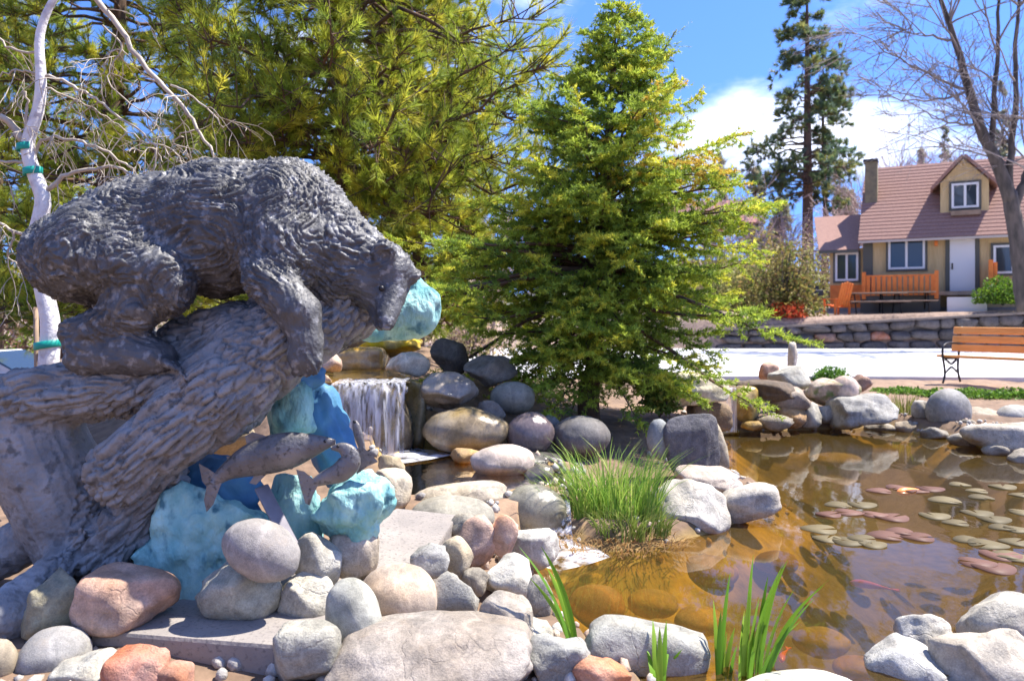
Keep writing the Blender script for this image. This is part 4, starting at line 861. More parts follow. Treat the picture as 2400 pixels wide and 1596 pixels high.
def brush(path, cbase, nn, ln, wd, back=.55):
    """a needle-covered shoot along a path"""
    path = np.asarray(path); m = len(path); t = sr.uniform(0, m - 1.001, nn); i0 = t.astype(int); fr = (t - i0)[:, None]
    B = path[i0] * (1 - fr) + path[i0 + 1] * fr; T = path[i0 + 1] - path[i0]; T /= np.linalg.norm(T, axis=1)[:, None] + 1e-9
    D = sr.normal(size=(nn, 3)); D -= (D * T).sum(1)[:, None] * T; D /= np.linalg.norm(D, axis=1)[:, None] + 1e-9
    D = D * .8 + T * back; needles.blades(B, D, ln * sr.uniform(.7, 1.15, nn), wd, np.clip(cbase * (1 + .18 * sr.normal(size=(nn, 1))), .005, .9))
levels = np.concatenate([np.linspace(905, 300, 25), np.linspace(285, 20, 18)]) + sr.normal(size=43) * 15
DKG, MDG, LTG, YLG, ORG = np.array([.18, .27, .05]), np.array([.30, .40, .06]), np.array([.42, .52, .07]), np.array([.62, .62, .08]), np.array([.6, .42, .07])
for li, py0 in enumerate(levels):
    py = py0; nb = 10 if py > 560 else 8 if py > 330 else (6 if py > 120 else 5)
    for bq in range(nb):
        az = 2 * np.pi * (bq + sr.random() * .9) / nb + li * .7; ca, sa = math.cos(az), math.sin(az); py = py0 + sr.normal() * (20 if py0 > 250 else 8)
        rl, rr = np.interp(py, LFT[:, 0], LFT[:, 1]), np.interp(py, RGT[:, 0], RGT[:, 1]); w = (ca + 1) / 2; rad = (rl * (1 - w) + rr * w) if abs(ca) > .35 else .9 * (rl + rr) / 2
        rad = rad * sr.uniform(.66, 1.1) * (1 + .2 * float(noise3(np.array([[ca * 1.3 + 5, sa * 1.3, py0 / 130.0]]), 6)[0])) * SPD / F
        if abs(ca) < .75: rad = min(rad, 1.0 if sa < 0 else 1.35)
        axp = ax_bot + (ax_top - ax_bot) * np.clip((1010 - py) / 1018, 0, 1)
        low = np.clip((py - 300) / 550, 0, 1); drop = rad * (.34 * low - .55 * (1 - low) ** 1.5); tip = axp + [rad * ca, rad * sa, sr.normal() * .2 * rad]; st = axp + [0, 0, drop * .8]
        mid = (st + tip) / 2 + [0, 0, .10 * rad * (1 - .2 * low)]; pth = polyline([st, mid * .6 + st * .4, mid * .5 + tip * .5 - [0, 0, .03 * rad * low], tip + [0, 0, .06 * rad * low]], 12, .008, int(sr.integers(9999)))
        limb.tube(pth, np.linspace(max(.006, .017 * rad), .002, 12), 5, cap=False)
        out = np.array([ca, sa, 0]); side = np.array([-sa, ca, 0]); new = sr.random() < .5
        nbl = int(5 + 17 * min(rad, 1.5))
        for q in range(nbl):
            t = .22 + .78 * (q + sr.random()) / nbl; x = t * 11; i0 = min(int(x), 10); p0 = pth[i0] * (1 - (x - i0)) + pth[i0 + 1] * (x - i0)
            sg = 1 if q % 2 else -1; ln = (.10 + .30 * (1 - t) ** .8 * min(1, rad)) * sr.uniform(.75, 1.2); dv = out * sr.uniform(.5, .9) + side * sg * sr.uniform(.4, 1.0) + [0, 0, sr.normal() * .42]; dv /= np.linalg.norm(dv)
            dn = np.array([0, 0, -1.0]) * (.10 + .7 * low * sr.random() ** 1.5) ; p1 = p0 + dv * ln * .55 + dn * ln * .15; p2 = p0 + dv * ln + dn * ln * .5
            tipc = t > .62 or sr.random() < .25
            cb = (YLG if sr.random() < .38 else LTG) if (tipc and new) else (LTG if tipc and sr.random() < .5 else (MDG if sr.random() < .65 else DKG))
            if 250 < py < 440 and ca > .1 and sr.random() < .4: cb = ORG if sr.random() < .4 else YLG
            sub_ = np.array([p0, (p0 + p1) / 2, p1, p2]); brush(sub_, cb, int(18 + 100 * ln), .042, .0125)
            if ln > .16:      # little side shoots make the bough feathery
                for k2 in range(int(ln * 16)):
                    u_ = sr.uniform(.25, .95); ps = p0 + (p2 - p0) * u_; d2 = dv * .6 + np.cross(dv, [0, 0, 1]) * (1 if k2 % 2 else -1) * .8 + dn * .35; l2 = .07 * sr.uniform(.6, 1.3); brush(np.array([ps, ps + d2 * l2 * .5, ps + d2 * l2]), cb * sr.uniform(.85, 1.2), 12, .038, .012)
        tl = pth[-1] + (pth[-1] - pth[-3]) * .5; brush(np.array([pth[-3], pth[-1], tl]), YLG if new else LTG, 60, .042, .012)
brush(np.array([ax_top - [0, 0, .45], ax_top - [0, 0, .2], ax_top, ax_top + [0, 0, .12]]), MDG, 220, .04, .009)
sl = polyline([SP(1470, 235), SP(1520, 180), SP(1560, 110), SP(1586, 70)], 8); limb.tube(sl, np.linspace(.016, .004, 8), 5); brush(sl, MDG, 160, .035, .009)
for q in range(26):
    t = sr.uniform(.5, 7); p0 = sl[int(t)]; dv = np.array([sr.uniform(-.6, 1), sr.normal() * .6, sr.uniform(-.1, .8)]); dv /= np.linalg.norm(dv); l2 = sr.uniform(.12, .26); brush(np.array([p0, p0 + dv * l2 * .5, p0 + dv * l2]), MDG if q % 2 else LTG, 40, .03, .0085)
build('branches', limb, M['bark'], spruce); build('crown', needles, M['needle'], spruce)

# --- long-needled pines
def pine(base, height, env, seed, label, nl=150, tuft=14, nper=42, nlen=.13, nw=.009, cols=None, trunk_r=.2, sag=.15, group=None, name='pine_tree', limb_r=.03, bot=1.6, bark='bark', up=.35, hp=.9, tw=1.0):
    r = np.random.default_rng(seed); root = empty(name, base, label, 'tree', group); base = np.array(base, float); tb = MB(); cr = MB(); lb = MB()
    top = base + [r.normal() * .1, 0, height]; tp = polyline([base - [0, 0, .2], base + (top - base) * .35 + r.normal(size=3) * .02 * height * [1, 1, 0], base + (top - base) * .7, top], 20); tb.tube(tp, np.linspace(trunk_r, trunk_r * .12, 20), 10); build('trunk', tb, M[bark], root)
    cols = np.array(cols or PINEC)
    for q in range(nl):
        h = bot + (height - bot) * r.random() ** hp; az = r.uniform(0, 2 * np.pi); L = env((h - bot) / (height - bot), math.cos(az), math.sin(az)) * r.uniform(.45, 1.05)
        p0 = base + (top - base) * (h / height); o = np.array([math.cos(az), math.sin(az), 0]); p3 = p0 + o * L + [0, 0, L * r.uniform(-sag * 1.6, up * .6)]; p1 = p0 + o * L * .4 + [0, 0, L * r.uniform(-.05, .12)]; p2 = p0 + o * L * .75 + [0, 0, L * r.uniform(-.15, .08)]
        pt = polyline([p0, p1, p2, p3], 10, .02 * L, int(r.integers(9999))); lb.tube(pt, np.linspace(limb_r * (.5 + .25 * L), .006, 10), 6, cap=False)
        t = r.uniform(.3, 1.0, tuft) ** .8 * 8.99; i0 = t.astype(int); pb = pt[i0] + (pt[i0 + 1] - pt[i0]) * (t - i0)[:, None]; dv = o * r.uniform(.1, 1, (tuft, 1)) + r.normal(size=(tuft, 3)) * .6 + [0, 0, up]; dv /= np.linalg.norm(dv, axis=1)[:, None]
        pe = pb + dv * (r.uniform(.08, .5, (tuft, 1)) * min(1.3, L * .6) * tw); lb.sticks(pb, pe, .008, .005)
        n = nper; D = r.normal(size=(tuft, n, 3)); D /= np.linalg.norm(D, axis=2)[..., None]; D = D * .75 + dv[:, None] * 1.0 + [0, 0, .1]; B = pe[:, None] + (pb - pe)[:, None] * (r.random((tuft, n, 1)) ** 1.5) * .5
        cb = cols[r.integers(len(cols), size=tuft)][:, None] * (1 + .2 * r.normal(size=(tuft, n, 1))); cr.blades(B.reshape(-1, 3), D.reshape(-1, 3), nlen * r.uniform(.6, 1.15, tuft * n), nw, np.clip(cb, .005, .9).reshape(-1, 3))
    build('branches', lb, M[bark], root); build('crown', cr, M['needle'], root); return root
PINEC = [(.46, .50, .06), (.58, .55, .07), (.36, .44, .055), (.24, .32, .05)]
def gnd(px, d):
    x = (px - 1200) / F * d; return np.array([x, d, float(gz(x, d)[0])])
pine(gnd(780, 9.6), 8.2, lambda t, c, s: (2.5 + .45 * c) * (1 - .4 * t) * (1.1 if t > .08 else .8), 21, 'big yellow green pine with long needles behind the bear statue', nl=230, tuft=28, nper=46, bot=1.75, nlen=.155, nw=.0095, trunk_r=.19, hp=1.15)
pine(gnd(300, 11.5), 8.5, lambda t, c, s: 2.6 * (1 - .4 * t), 22, 'yellow green pine behind the bare white tree at the upper left', nl=170, tuft=25, nper=42, bot=1.3, nlen=.17, nw=.012, trunk_r=.2, hp=1.1)
pine(gnd(975, 12.5), 6.0, lambda t, c, s: 1.75 * (1 - .45 * t), 23, 'loose olive pine behind the left side of the spruce', nl=120, tuft=20, nper=40, bot=.8, nlen=.2, nw=.015, trunk_r=.14)
pine(gnd(-10, 17), 9.5, lambda t, c, s: 2.6 * (1 - .5 * t), 24, 'olive green pine at the far upper left behind the car', nl=110, tuft=18, nper=36, bot=1.6, nlen=.22, nw=.02, trunk_r=.2)
# tall old pine behind the cabin, with a thinner one beside it
FARP = [(.13, .22, .11), (.2, .27, .1), (.14, .2, .14), (.32, .32, .1)]
def tall(t, c, s): return (4.0 - 2.7 * t if t > .1 else 2.6) * (1.0 if t < .86 else .7) * (1.12 if c < 0 else 1.0)
b0 = gnd(1893, 46); b0[2] = 1.5
pine(b0, 19.8, tall, 31, 'very tall dark pine with a bare lower trunk left of the cabin chimney', nl=100, tuft=17, nper=34, bot=6.8, nlen=.36, nw=.045, cols=FARP, trunk_r=.42, limb_r=.05, up=.15, sag=.3)
b1 = gnd(1926, 47.5); b1[2] = 1.5
pine(b1, 16.0, lambda t, c, s: 1.5 * (1 - .5 * t) * (1.5 if c > 0 else .6), 32, 'slimmer pine standing right beside the very tall pine', nl=46, tuft=12, nper=30, bot=6.0, nlen=.36, nw=.045, cols=FARP, trunk_r=.24, limb_r=.04, up=.15, sag=.3)
FAR2 = [(.36, .37, .24), (.42, .36, .26), (.30, .33, .23)]
for px, d, h, s_, lb_ in [(1690, 62, 12.0, 41, 'olive conifer behind the right side of the spruce'), (1770, 60, 10.5, 42, 'dull green conifer between the spruce and the tall pine'), (1830, 56, 7.5, 43, 'short brownish conifer at the foot of the tall pine'), (1965, 70, 13.5, 44, 'faint reddish conifer behind the cabin chimney'), (2160, 90, 17.0, 45, 'small grey green conifer above the cabin roof, left of two'), (2215, 92, 20.0, 46, 'small grey green conifer above the cabin roof, next to the dormer'), (2352, 80, 22.0, 47, 'pale grey conifer seen through the bare tree at the right'), (1990, 64, 9.0, 48, 'low olive conifer behind the left end of the cabin roof')]:
    b_ = gnd(px, d); pine(b_, h, lambda t, c, s: 2.0 * (1.02 - t) + .15, s_, lb_, nl=70, tuft=9, nper=18, bot=1.0, nlen=.45, nw=.085, cols=FAR2, trunk_r=.2, limb_r=.03, up=.0, sag=.2, name='conifer', group='conifers behind the cabin')
for px, d, h, s_, lb_ in [(1090, 30, 5.2, 61, 'olive conifer far behind the gap left of the spruce'), (940, 26, 5.5, 62, 'green conifer in the distance behind the bear head'), (620, 30, 8.0, 63, 'dark conifer in the distance behind the bear back'), (150, 30, 8.5, 64, 'dark conifer in the distance behind the white tree'), (400, 36, 9.5, 65, 'tall conifer in the distance between the two near pines')]:
    b_ = gnd(px, d); pine(b_, h, lambda t, c, s: 2.3 * (1.02 - t) + .15, s_, lb_, nl=70, tuft=10, nper=22, bot=.4, nlen=.35, nw=.05, cols=[(.22, .24, .05), (.16, .18, .04), (.30, .27, .07)], trunk_r=.16, limb_r=.03, up=.0, sag=.2, name='conifer', group='conifers behind the statue')

# --- bare trees
def grow(mb, p, d, L, r, depth, rr, spread=.5, droop=0.0, curl=.25, sides=5, minr=.003, kids=(2, 4)):
    n = 6; pts = [p]; dd = d / np.linalg.norm(d)
    for _ in range(n - 1):
        dd = dd + rr.normal(size=3) * curl * .35 + [0, 0, -droop * .2]; dd /= np.linalg.norm(dd); pts.append(pts[-1] + dd * L / (n - 1))
    pts = np.array(pts); mb.tube(pts, np.linspace(r, max(minr, r * .55), n), sides if r > .03 else 4 if r > .012 else 3, cap=False)
    if depth == 0: return
    for q in range(rr.integers(kids[0], kids[1] + 1)):
        t = rr.uniform(.35, 1.0) * (n - 1.001); i0 = int(t); pb = pts[i0] + (pts[i0 + 1] - pts[i0]) * (t - i0); dv = dd + rr.normal(size=3) * spread; dv /= np.linalg.norm(dv)
        grow(mb, pb, dv, L * rr.uniform(.55, .8), max(minr, r * rr.uniform(.4, .6)), depth - 1, rr, spread, droop, curl, sides, minr, kids)
    grow(mb, pts[-1], dd, L * .7, max(minr, r * .55), depth - 1, rr, spread, droop, curl, sides, minr, kids)
BT = 23.0
bt = empty('bare_tree', P(2405, 722, BT), 'leafless forked grey tree standing in front of the cabin at the right edge', 'tree'); rr = np.random.default_rng(3)
T = lambda x, y, o=0: P(x, y, BT + o)
tb = MB(); tb.tube(polyline([T(2408, 730), T(2396, 640), T(2380, 520), T(2366, 450)], 12, .02, 1), np.linspace(.28, .20, 12), 10)
forks = [([T(2374, 490), T(2352, 410), T(2318, 350), T(2290, 270), T(2262, 190), T(2245, 100), T(2212, 30), T(2190, -60)], .205, .045), ([T(2368, 470), T(2362, 400), T(2374, 330), T(2384, 250), T(2378, 150), T(2384, 40), T(2400, -80)], .12, .035), ([T(2322, 360), T(2330, 260), T(2338, 150), T(2340, 20), T(2345, -80)], .09, .03), ([T(2378, 480), T(2420, 380), T(2460, 250)], .14, .05)]
for pts, r0, r1 in forks: tb.tube(polyline(pts, 16, .02, 5), np.linspace(r0, r1, 16), 8)
build('trunk', tb, M['greybark'], bt)
tw = MB()
for pts, r0, r1 in forks:
    pl = polyline(pts, 16, .02, 5)
    for q in range(8):
        i0 = rr.integers(3, 15); dv = np.array([rr.uniform(-1, .35) if rr.random() < .7 else rr.uniform(0, 1), rr.normal() * .5, rr.uniform(-.05, .9)]); grow(tw, pl[i0], dv, rr.uniform(1.0, 2.0), .035, 3, rr, .42, .0, .22, 5, .006)
for a, b_ in [((2255, 210), (2010, 80)), ((2270, 230), (2060, 230)), ((2295, 300), (2150, 260)), ((2220, 80), (2120, 70))]:
    fp_ = np.concatenate([polyline(f_[0], 16, .02, 5) for f_ in forks]); ap = fp_[np.argmin(np.linalg.norm(fp_ - T(*a), axis=1))]
    pl = polyline([ap, T(a[0] * .6 + b_[0] * .4, a[1] * .6 + b_[1] * .4 + 12), T(*b_)], 10, .03, 9); tw.tube(pl, np.linspace(.05, .012, 10), 5)
    for q in range(9): grow(tw, pl[rr.integers(2, 10)], np.array([rr.uniform(-1, .2), rr.normal() * .5, rr.uniform(-.2, .8)]), rr.uniform(.7, 1.4), .02, 2, rr, .45, .0, .22, 4, .008)
build('branches', tw, M['greytwig'], bt)
M['haze_twig'] = mat('pinkish_twigs', (.50, .38, .35), (.42, .31, .29), scale=4, rough=.9)
for px, d, h, s_, lb_ in [(1655, 40, 9.5, 71, 'leafless pinkish tree rising behind the right shoulder of the spruce'), (1815, 44, 6.5, 72, 'leafless tan tree left of the tall pine'), (1985, 42, 6.5, 73, 'leafless reddish tree between the tall pine and the cabin'), (1155, 32, 6.6, 74, 'leafless lavender grey tree in the gap left of the spruce'), (1095, 24, 3.6, 75, 'low leafless pinkish brush behind the bear head'), (40, 24, 4.6, 76, 'leafless brown tree at the far left behind the car'), (2070, 46, 10.0, 78, 'leafless hazy tree above the cabin roof near the chimney'), (2170, 50, 11.5, 79, 'leafless hazy tree above the cabin roof left of the dormer'), (2300, 48, 11.0, 80, 'leafless hazy tree behind the cabin right of the dormer'), (180, 22, 3.4, 77, 'leafless tan brush behind the white tree')]:
    b_ = gnd(px, d); rt = empty('bare_tree', b_, lb_, 'tree'); r2 = np.random.default_rng(s_); m1 = MB(); m1.tube(polyline([b_ - [0, 0, .1], b_ + [0, 0, h * .2], b_ + [r2.normal() * .1, 0, h * .4]], 8), np.linspace(.13, .08, 8), 7); build('trunk', m1, M['haze_twig'], rt); m2 = MB()
    for q in range(12): grow(m2, b_ + [0, 0, h * r2.uniform(.12, .4)], np.array([r2.normal() * .6, r2.normal() * .6, 1.0]), h * .27, .05, 3, r2, .45, .0, .2, 4, .012, (2, 4))
    build('branches', m2, M['haze_twig'], rt)

# --- small white-barked weeping tree behind the bear, tied with green tape
WD = 4.7
Wp = lambda x, y, o=0: P(x, y, WD + o)
wt_ = empty('white_tree', Wp(112, 1010), 'white barked bare weeping tree tied with green tape behind the bear', 'tree'); rr = np.random.default_rng(8)
tr = MB(); tr.tube(polyline([Wp(112, 1010), Wp(112, 860), Wp(122, 760), Wp(104, 690), Wp(80, 560), Wp(108, 470), Wp(80, 410), Wp(58, 338), Wp(92, 262), Wp(98, 180), Wp(88, 90), Wp(112, 20), Wp(150, -40)], 40), np.r_[np.linspace(.062, .036, 26), np.linspace(.034, .018, 14)], 10)
build('trunk', tr, M['whitebark'], wt_)
br = MB()
ARC = [([(150, -40), (215, -10), (270, 45), (322, 140), (372, 190), (420, 240), (458, 290), (490, 345), (508, 385)], .020, .007), ([(60, 335), (30, 300), (0, 272), (-40, 255)], .026, .015), ([(98, 180), (150, 190), (190, 215), (235, 235), (255, 262), (300, 285), (350, 325), (372, 350), (365, 385), (350, 420)], .010, .004), ([(60, 400), (90, 330), (130, 322), (190, 330), (240, 350), (290, 385), (318, 400), (328, 430)], .012, .005), ([(112, 445), (150, 410), (200, 395), (260, 393), (310, 405), (330, 445)], .016, .006), ([(100, 205), (160, 225), (220, 255), (270, 290), (330, 330)], .006, .003), ([(400, 200), (440, 215), (480, 250), (510, 275), (525, 300)], .007, .003), ([(455, 305), (420, 320), (395, 330), (440, 350), (450, 395)], .005, .003), ([(95, 130), (40, 120), (0, 100), (-30, 60)], .009, .004), ([(98, 170), (30, 165), (-20, 185)], .008, .004), ([(70, 385), (40, 375), (0, 380), (-30, 400)], .012, .005), ([(80, 560), (30, 540), (0, 525), (-30, 520)], .012, .006), ([(30, 540), (28, 575), (12, 605), (45, 620)], .008, .004), ([(300, 130), (270, 110), (250, 150), (240, 175)], .004, .003), ([(240, 60), (285, 95), (285, 130), (250, 170), (260, 205), (320, 250), (375, 300)], .006, .003), ([(500, 375), (470, 385), (440, 400)], .006, .003), ([(62, 330), (62, 270), (60, 215)], .012, .006), ([(330, 330), (400, 345), (430, 385), (450, 420)], .005, .003)]
for pts, r0, r1 in ARC:
    o = rr.uniform(-.15, .15); pl = polyline([Wp(x, y, o * q / len(pts)) for q, (x, y) in enumerate(pts)], max(12, len(pts) * 3), .006, int(rr.integers(999))); br.tube(pl, np.linspace(r0, r1, len(pl)), 6)
    for q in range(max(2, int(len(pts) * .9))):
        i0 = rr.integers(2, len(pl) - 1); dv = np.array([rr.normal() * .8 + .3, rr.normal() * .5, rr.uniform(-1, .25)]); grow(br, pl[i0], dv, rr.uniform(.12, .3), .0042, 2, rr, .5, .5, .5, 3, .0022, (1, 2))
build('branches', br, M['twig'], wt_)
for x, y, rd_ in ((60, 345, .046), (77, 402, .05), (112, 808, .072)):
    c = Wp(x, y); m = MB(); ang = np.arange(20) * 2 * np.pi / 20; vs_ = []
    for rq, zq in ((rd_, -.022), (rd_ + .004, -.02), (rd_ + .004, .02), (rd_, .022)): vs_.append(np.stack([c[0] + rq * np.cos(ang), c[1] + rq * np.sin(ang), c[2] + zq + .15 * rq * np.cos(ang)], 1))
    m.add(np.concatenate(vs_), [[k_ * 20 + i_, k_ * 20 + (i_ + 1) % 20, ((k_ + 1) % 4) * 20 + (i_ + 1) % 20, ((k_ + 1) % 4) * 20 + i_] for k_ in range(4) for i_ in range(20)]); build('green_tie', m, M['tie'], wt_)
st = MB(); st.tube([Wp(88, 1010, .05), Wp(84, 720, .05)], [.014, .014], 6); build('stake', st, M['tablewood'], wt_)

# ------------------------------------------------------------------ shrubs, grass, water plants
def shrub(name, c, rad, n, size, cols, label, cat='shrub', seed=1, stems=14, hollow=.35, lump=.3, group=None):
    r = np.random.default_rng(seed); c = np.array(c, float); root = empty(name, c, label, cat, group); sb = MB(); lf = MB()
    d = r.normal(size=(n, 3)); d[:, 2] = np.abs(d[:, 2]) * .9 + .02; d /= np.linalg.norm(d, axis=1)[:, None]; q = hollow + (1 - hollow) * r.random((n, 1)) ** .6
    lum = 1 + lump * noise3(d * 2.6 + seed, seed)[:, None]; pts = c + d * q * lum * np.array(rad); cb = np.array(cols)[r.integers(len(cols), size=n)]; lf.leaves(pts, size * r.uniform(.6, 1.3, n), np.clip(cb * (1 + .25 * r.normal(size=(n, 1))), .005, .9))
    for _ in range(stems):
        e = c + (lambda a: a / np.linalg.norm(a) * np.array(rad) * .9)(np.array([r.normal(), r.normal(), abs(r.normal()) + .5])); sb.tube(polyline([c - [0, 0, .05], (c + e) / 2 + r.normal(size=3) * .05, e], 6), np.linspace(.02, .005, 6) * max(.4, rad[0]), 4, cap=False)
    build('stems', sb, M['greybark'], root); build('foliage', lf, M['leaf'], root); return root
MG = [(.10, .22, .02), (.14, .27, .03), (.07, .16, .02)]
shrub('mound_plant', PZ_(1945, 892, .26), (.34, .32, .24), 2600, .022, MG, 'bright green dome shaped mound plant on the far bank', 'plant', 3, stems=8)
shrub('leafy_plant', P(1545, 965, 7.2), (.2, .18, .34), 900, .028, [(.10, .17, .03), (.16, .22, .04), (.22, .24, .05)], 'small leafy plant beside the cream boulder under the spruce', 'plant', 4, stems=8)
for k_, (px, w, s_, lb_) in enumerate([(2110, .42, 11, 'low green ground cover plant left of the bench legs'), (2200, .3, 12, 'low green ground cover plant below the bench legs'), (2290, .42, 13, 'low green ground cover plant behind the dark round boulder'), (2378, .40, 14, 'low green ground cover plant at the right edge below the bench')]):
    c = PZ_(px, 930 - (6 if k_ == 0 else 0), .24); shrub('ground_cover', c, (w, .3, .11), 1500, .024, [(.13, .26, .03), (.18, .31, .04), (.09, .18, .02)], lb_, 'plant', s_, stems=4, group='ground cover plants below the bench')
shrub('bamboo_shrub', gnd(1832, 25.6), (1.35, .8, 2.75), 5200, .075, [(.26, .22, .06), (.32, .26, .07), (.16, .19, .04), (.30, .20, .08)], 'tall yellow green shrub right of the spruce, beside the grill', 'shrub', 21, stems=34, hollow=.1, lump=.45)
shrub('round_shrub', P(2350, 712, 25.2), (.9, .7, .92), 3600, .05, [(.12, .24, .02), (.20, .32, .03), (.07, .14, .02)], 'rounded bright green shrub under the right window of the cabin', 'shrub', 22)
shrub('red_shrub', P(1842, 745, 25.1), (.75, .5, .55), 1600, .05, [(.50, .07, .02), (.42, .05, .02), (.55, .12, .04)], 'low red leaved shrub left of the grill', 'shrub', 23)
shrub('low_bush', gnd(35, 21) , (1.0, .8, 1.3), 1500, .07, [(.20, .30, .03), (.26, .34, .04)], 'bright green bush behind the car at the far left', 'shrub', 24)
shrub('dry_bush', gnd(-25, 20), (1.5, .9, 2.6), 1400, .07, [(.17, .09, .06), (.13, .07, .05)], 'brown dry bush at the left frame edge behind the car', 'shrub', 25, stems=30)
shrub('dry_bush', gnd(560, 19), (2.2, 1.0, 1.5), 1400, .07, [(.2, .13, .07), (.16, .14, .05)], 'brown dry bush behind the log under the bear', 'shrub', 26, stems=30)

for px, d_, rad_, n_, cl, lb_, s_ in [(1745, 33, (1.6, 1, 2.6), 3000, [(.34, .36, .10), (.42, .38, .13)], 'pale olive bush between the spruce and the red leaved shrub', 31), (1800, 37, (1.9, 1, 3.4), 3000, [(.46, .33, .24), (.38, .32, .17)], 'pinkish tan bush behind the yellow green shrub', 32), (1880, 34, (1.5, 1, 2.9), 2600, [(.36, .33, .13), (.30, .31, .10)], 'olive bush behind the grill', 33), (1935, 40, (1.8, 1, 3.6), 2600, [(.44, .30, .23), (.36, .28, .17)], 'reddish tan bush behind the left end of the cabin', 34), (1690, 38, (1.8, 1, 3.2), 2600, [(.30, .34, .10), (.36, .38, .12)], 'light green bush right behind the spruce', 35), (1100, 20, (1.3, .8, 1.7), 2200, [(.48, .33, .27), (.40, .34, .16)], 'pinkish brown bush between the bear head and the spruce', 36), (860, 22, (2.2, 1, 1.9), 2600, [(.40, .33, .16), (.32, .36, .10)], 'olive brown bush behind the bear shoulder', 37)]:
    shrub('background_bush', gnd(px, d_), rad_, n_, .085 if d_ > 30 else .06, cl, lb_, 'shrub', s_, stems=20, hollow=.1, lump=.5)

def grass(mb, c, rad, n, hgt, lean, cols, r, w=.006):
    for _ in range(n):
        a = r.uniform(0, 6.28); q = rad * math.sqrt(r.random()); b0 = np.array(c) + [q * math.cos(a), q * math.sin(a) * .8, 0]; h = hgt * r.uniform(.5, 1.1); o = np.array([math.cos(a + r.normal() * .6), math.sin(a + r.normal() * .6), 0]) * lean * h * r.uniform(.2, 1.3)
        t = np.linspace(0, 1, 5)[:, None]; pt = b0 + o * t ** 2 + np.array([0, 0, h]) * (t - .18 * t ** 3 * lean * 2); sd = np.array([math.sin(a * 3), math.cos(a * 3), 0]) * w; wd = np.array([1, .9, .75, .5, .05])[:, None]
        cb = np.array(cols[r.integers(len(cols))]) * r.uniform(.75, 1.25); mb.add(np.concatenate([pt - sd * wd, pt + sd * wd]), [[k_, k_ + 1, k_ + 6, k_ + 5] for k_ in range(4)], np.clip(cb, 0, 1))
gr_ = np.random.default_rng(4); GC = [(.24, .40, .06), (.32, .48, .08), (.16, .30, .05), (.40, .48, .11)]
g1 = MB(); c0 = PZ_(1440, 1215, .07); grass(g1, c0, .30, 460, .52, .5, GC, gr_, .0042); grass(g1, c0 + [-.22, .05, 0], .24, 240, .34, .6, GC, gr_, .0045); grass(g1, c0 + [.06, -.22, -.03], .25, 500, .20, .6, [(.22, .28, .06), (.28, .30, .09), (.16, .24, .05)], gr_, .0045)
build('grass_clump', g1, M['leaf'], label='tall green grass clump on the little island in front of the spruce', cat='grass')
g3 = MB(); cst = PZ_(1450, 1268, .03); grass(g3, cst, .42, 500, .07, 1.6, [(.40, .24, .10), (.32, .18, .07), (.46, .30, .14)], gr_, .004); build('dry_grass', g3, M['leaf'], label='matted brown dry grass along the island shore', cat='grass', kind='stuff')
g2 = MB(); grass(g2, PZ_(2118, 992, .05), .12, 90, .42, .25, [(.22, .26, .05), (.30, .28, .08)], gr_, .008); build('reed_clump', g2, M['leaf'], label='thin yellow green reeds right of the large grey striped boulder', cat='reeds')
# iris-like plants: every blade its own piece
def iris(base, tips, label, d, w=.014, seed=1, dep=.0):
    r = np.random.default_rng(seed); root = empty('water_iris', P(base[0], base[1], d), label, 'plant')
    for (x, y, bx) in tips:
        b0 = P(base[0] + bx, base[1] + r.uniform(-5, 5), d + r.uniform(-.06, .06)); e = P(x, y, d + r.uniform(-.12, .12)); n = 9; t = np.linspace(0, 1, n)[:, None]; bend = (e - b0) * [1, 1, 0]
        pt = b0 + (e - b0) * [0, 0, 1] * (t + .22 * t * (1 - t)) + bend * t ** 1.6; ww = w * r.uniform(.75, 1.15) * np.array([.7, .95, 1, 1, .95, .85, .68, .42, .04])[:, None]; sd = np.array([math.cos(.35 + r.normal() * .4), math.sin(.35 + r.normal() * .4), 0]); nn = np.array([-sd[1], sd[0], 0]) * .12
        cc = np.array([(.17, .34, .025), (.24, .40, .04), (.12, .27, .02)][r.integers(3)]) * r.uniform(.85, 1.2); mb = MB()
        mb.add(np.concatenate([pt - sd * ww / 2 + nn * ww, pt, pt + sd * ww / 2 + nn * ww]), [[k_, k_ + 1, n + k_ + 1, n + k_] for k_ in range(n - 1)] + [[n + k_, n + k_ + 1, 2 * n + k_ + 1, 2 * n + k_] for k_ in range(n - 1)], cc); build('blade', mb, M['leaf'], root)
iris((1345, 1545), [(1216, 1280, -6), (1268, 1280, 6), (1282, 1330, 2), (1240, 1352, 0), (1300, 1440, 8)], 'tall bent green leaves leaning left over the shore rocks', 2.95, .03, 2)
iris((1548, 1606), [(1530, 1452, -10), (1546, 1468, 0), (1562, 1455, 8), (1600, 1520, 16), (1516, 1520, -14), (1572, 1500, 6)], 'short clump of green blades at the bottom edge of the pond', 2.85, .022, 3)
iris((1730, 1610), [(1672, 1405, -46), (1712, 1340, -40), (1722, 1470, -30), (1690, 1430, -44), (1766, 1300, 20), (1780, 1400, 26), (1838, 1318, 30), (1846, 1312, 44), (1950, 1352, 60), (1932, 1370, 66), (1876, 1454, 50), (1800, 1420, 40), (1758, 1390, 12), (1786, 1440, 34), (1820, 1380, 52), (1862, 1380, 58), (1728, 1510, -18), (1745, 1430, 6), (1910, 1400, 64), (1840, 1500, 70), (1704, 1480, -36), (1800, 1350, 46)], 'large spreading clump of green reeds standing in the near pond', 2.9, .026, 4)
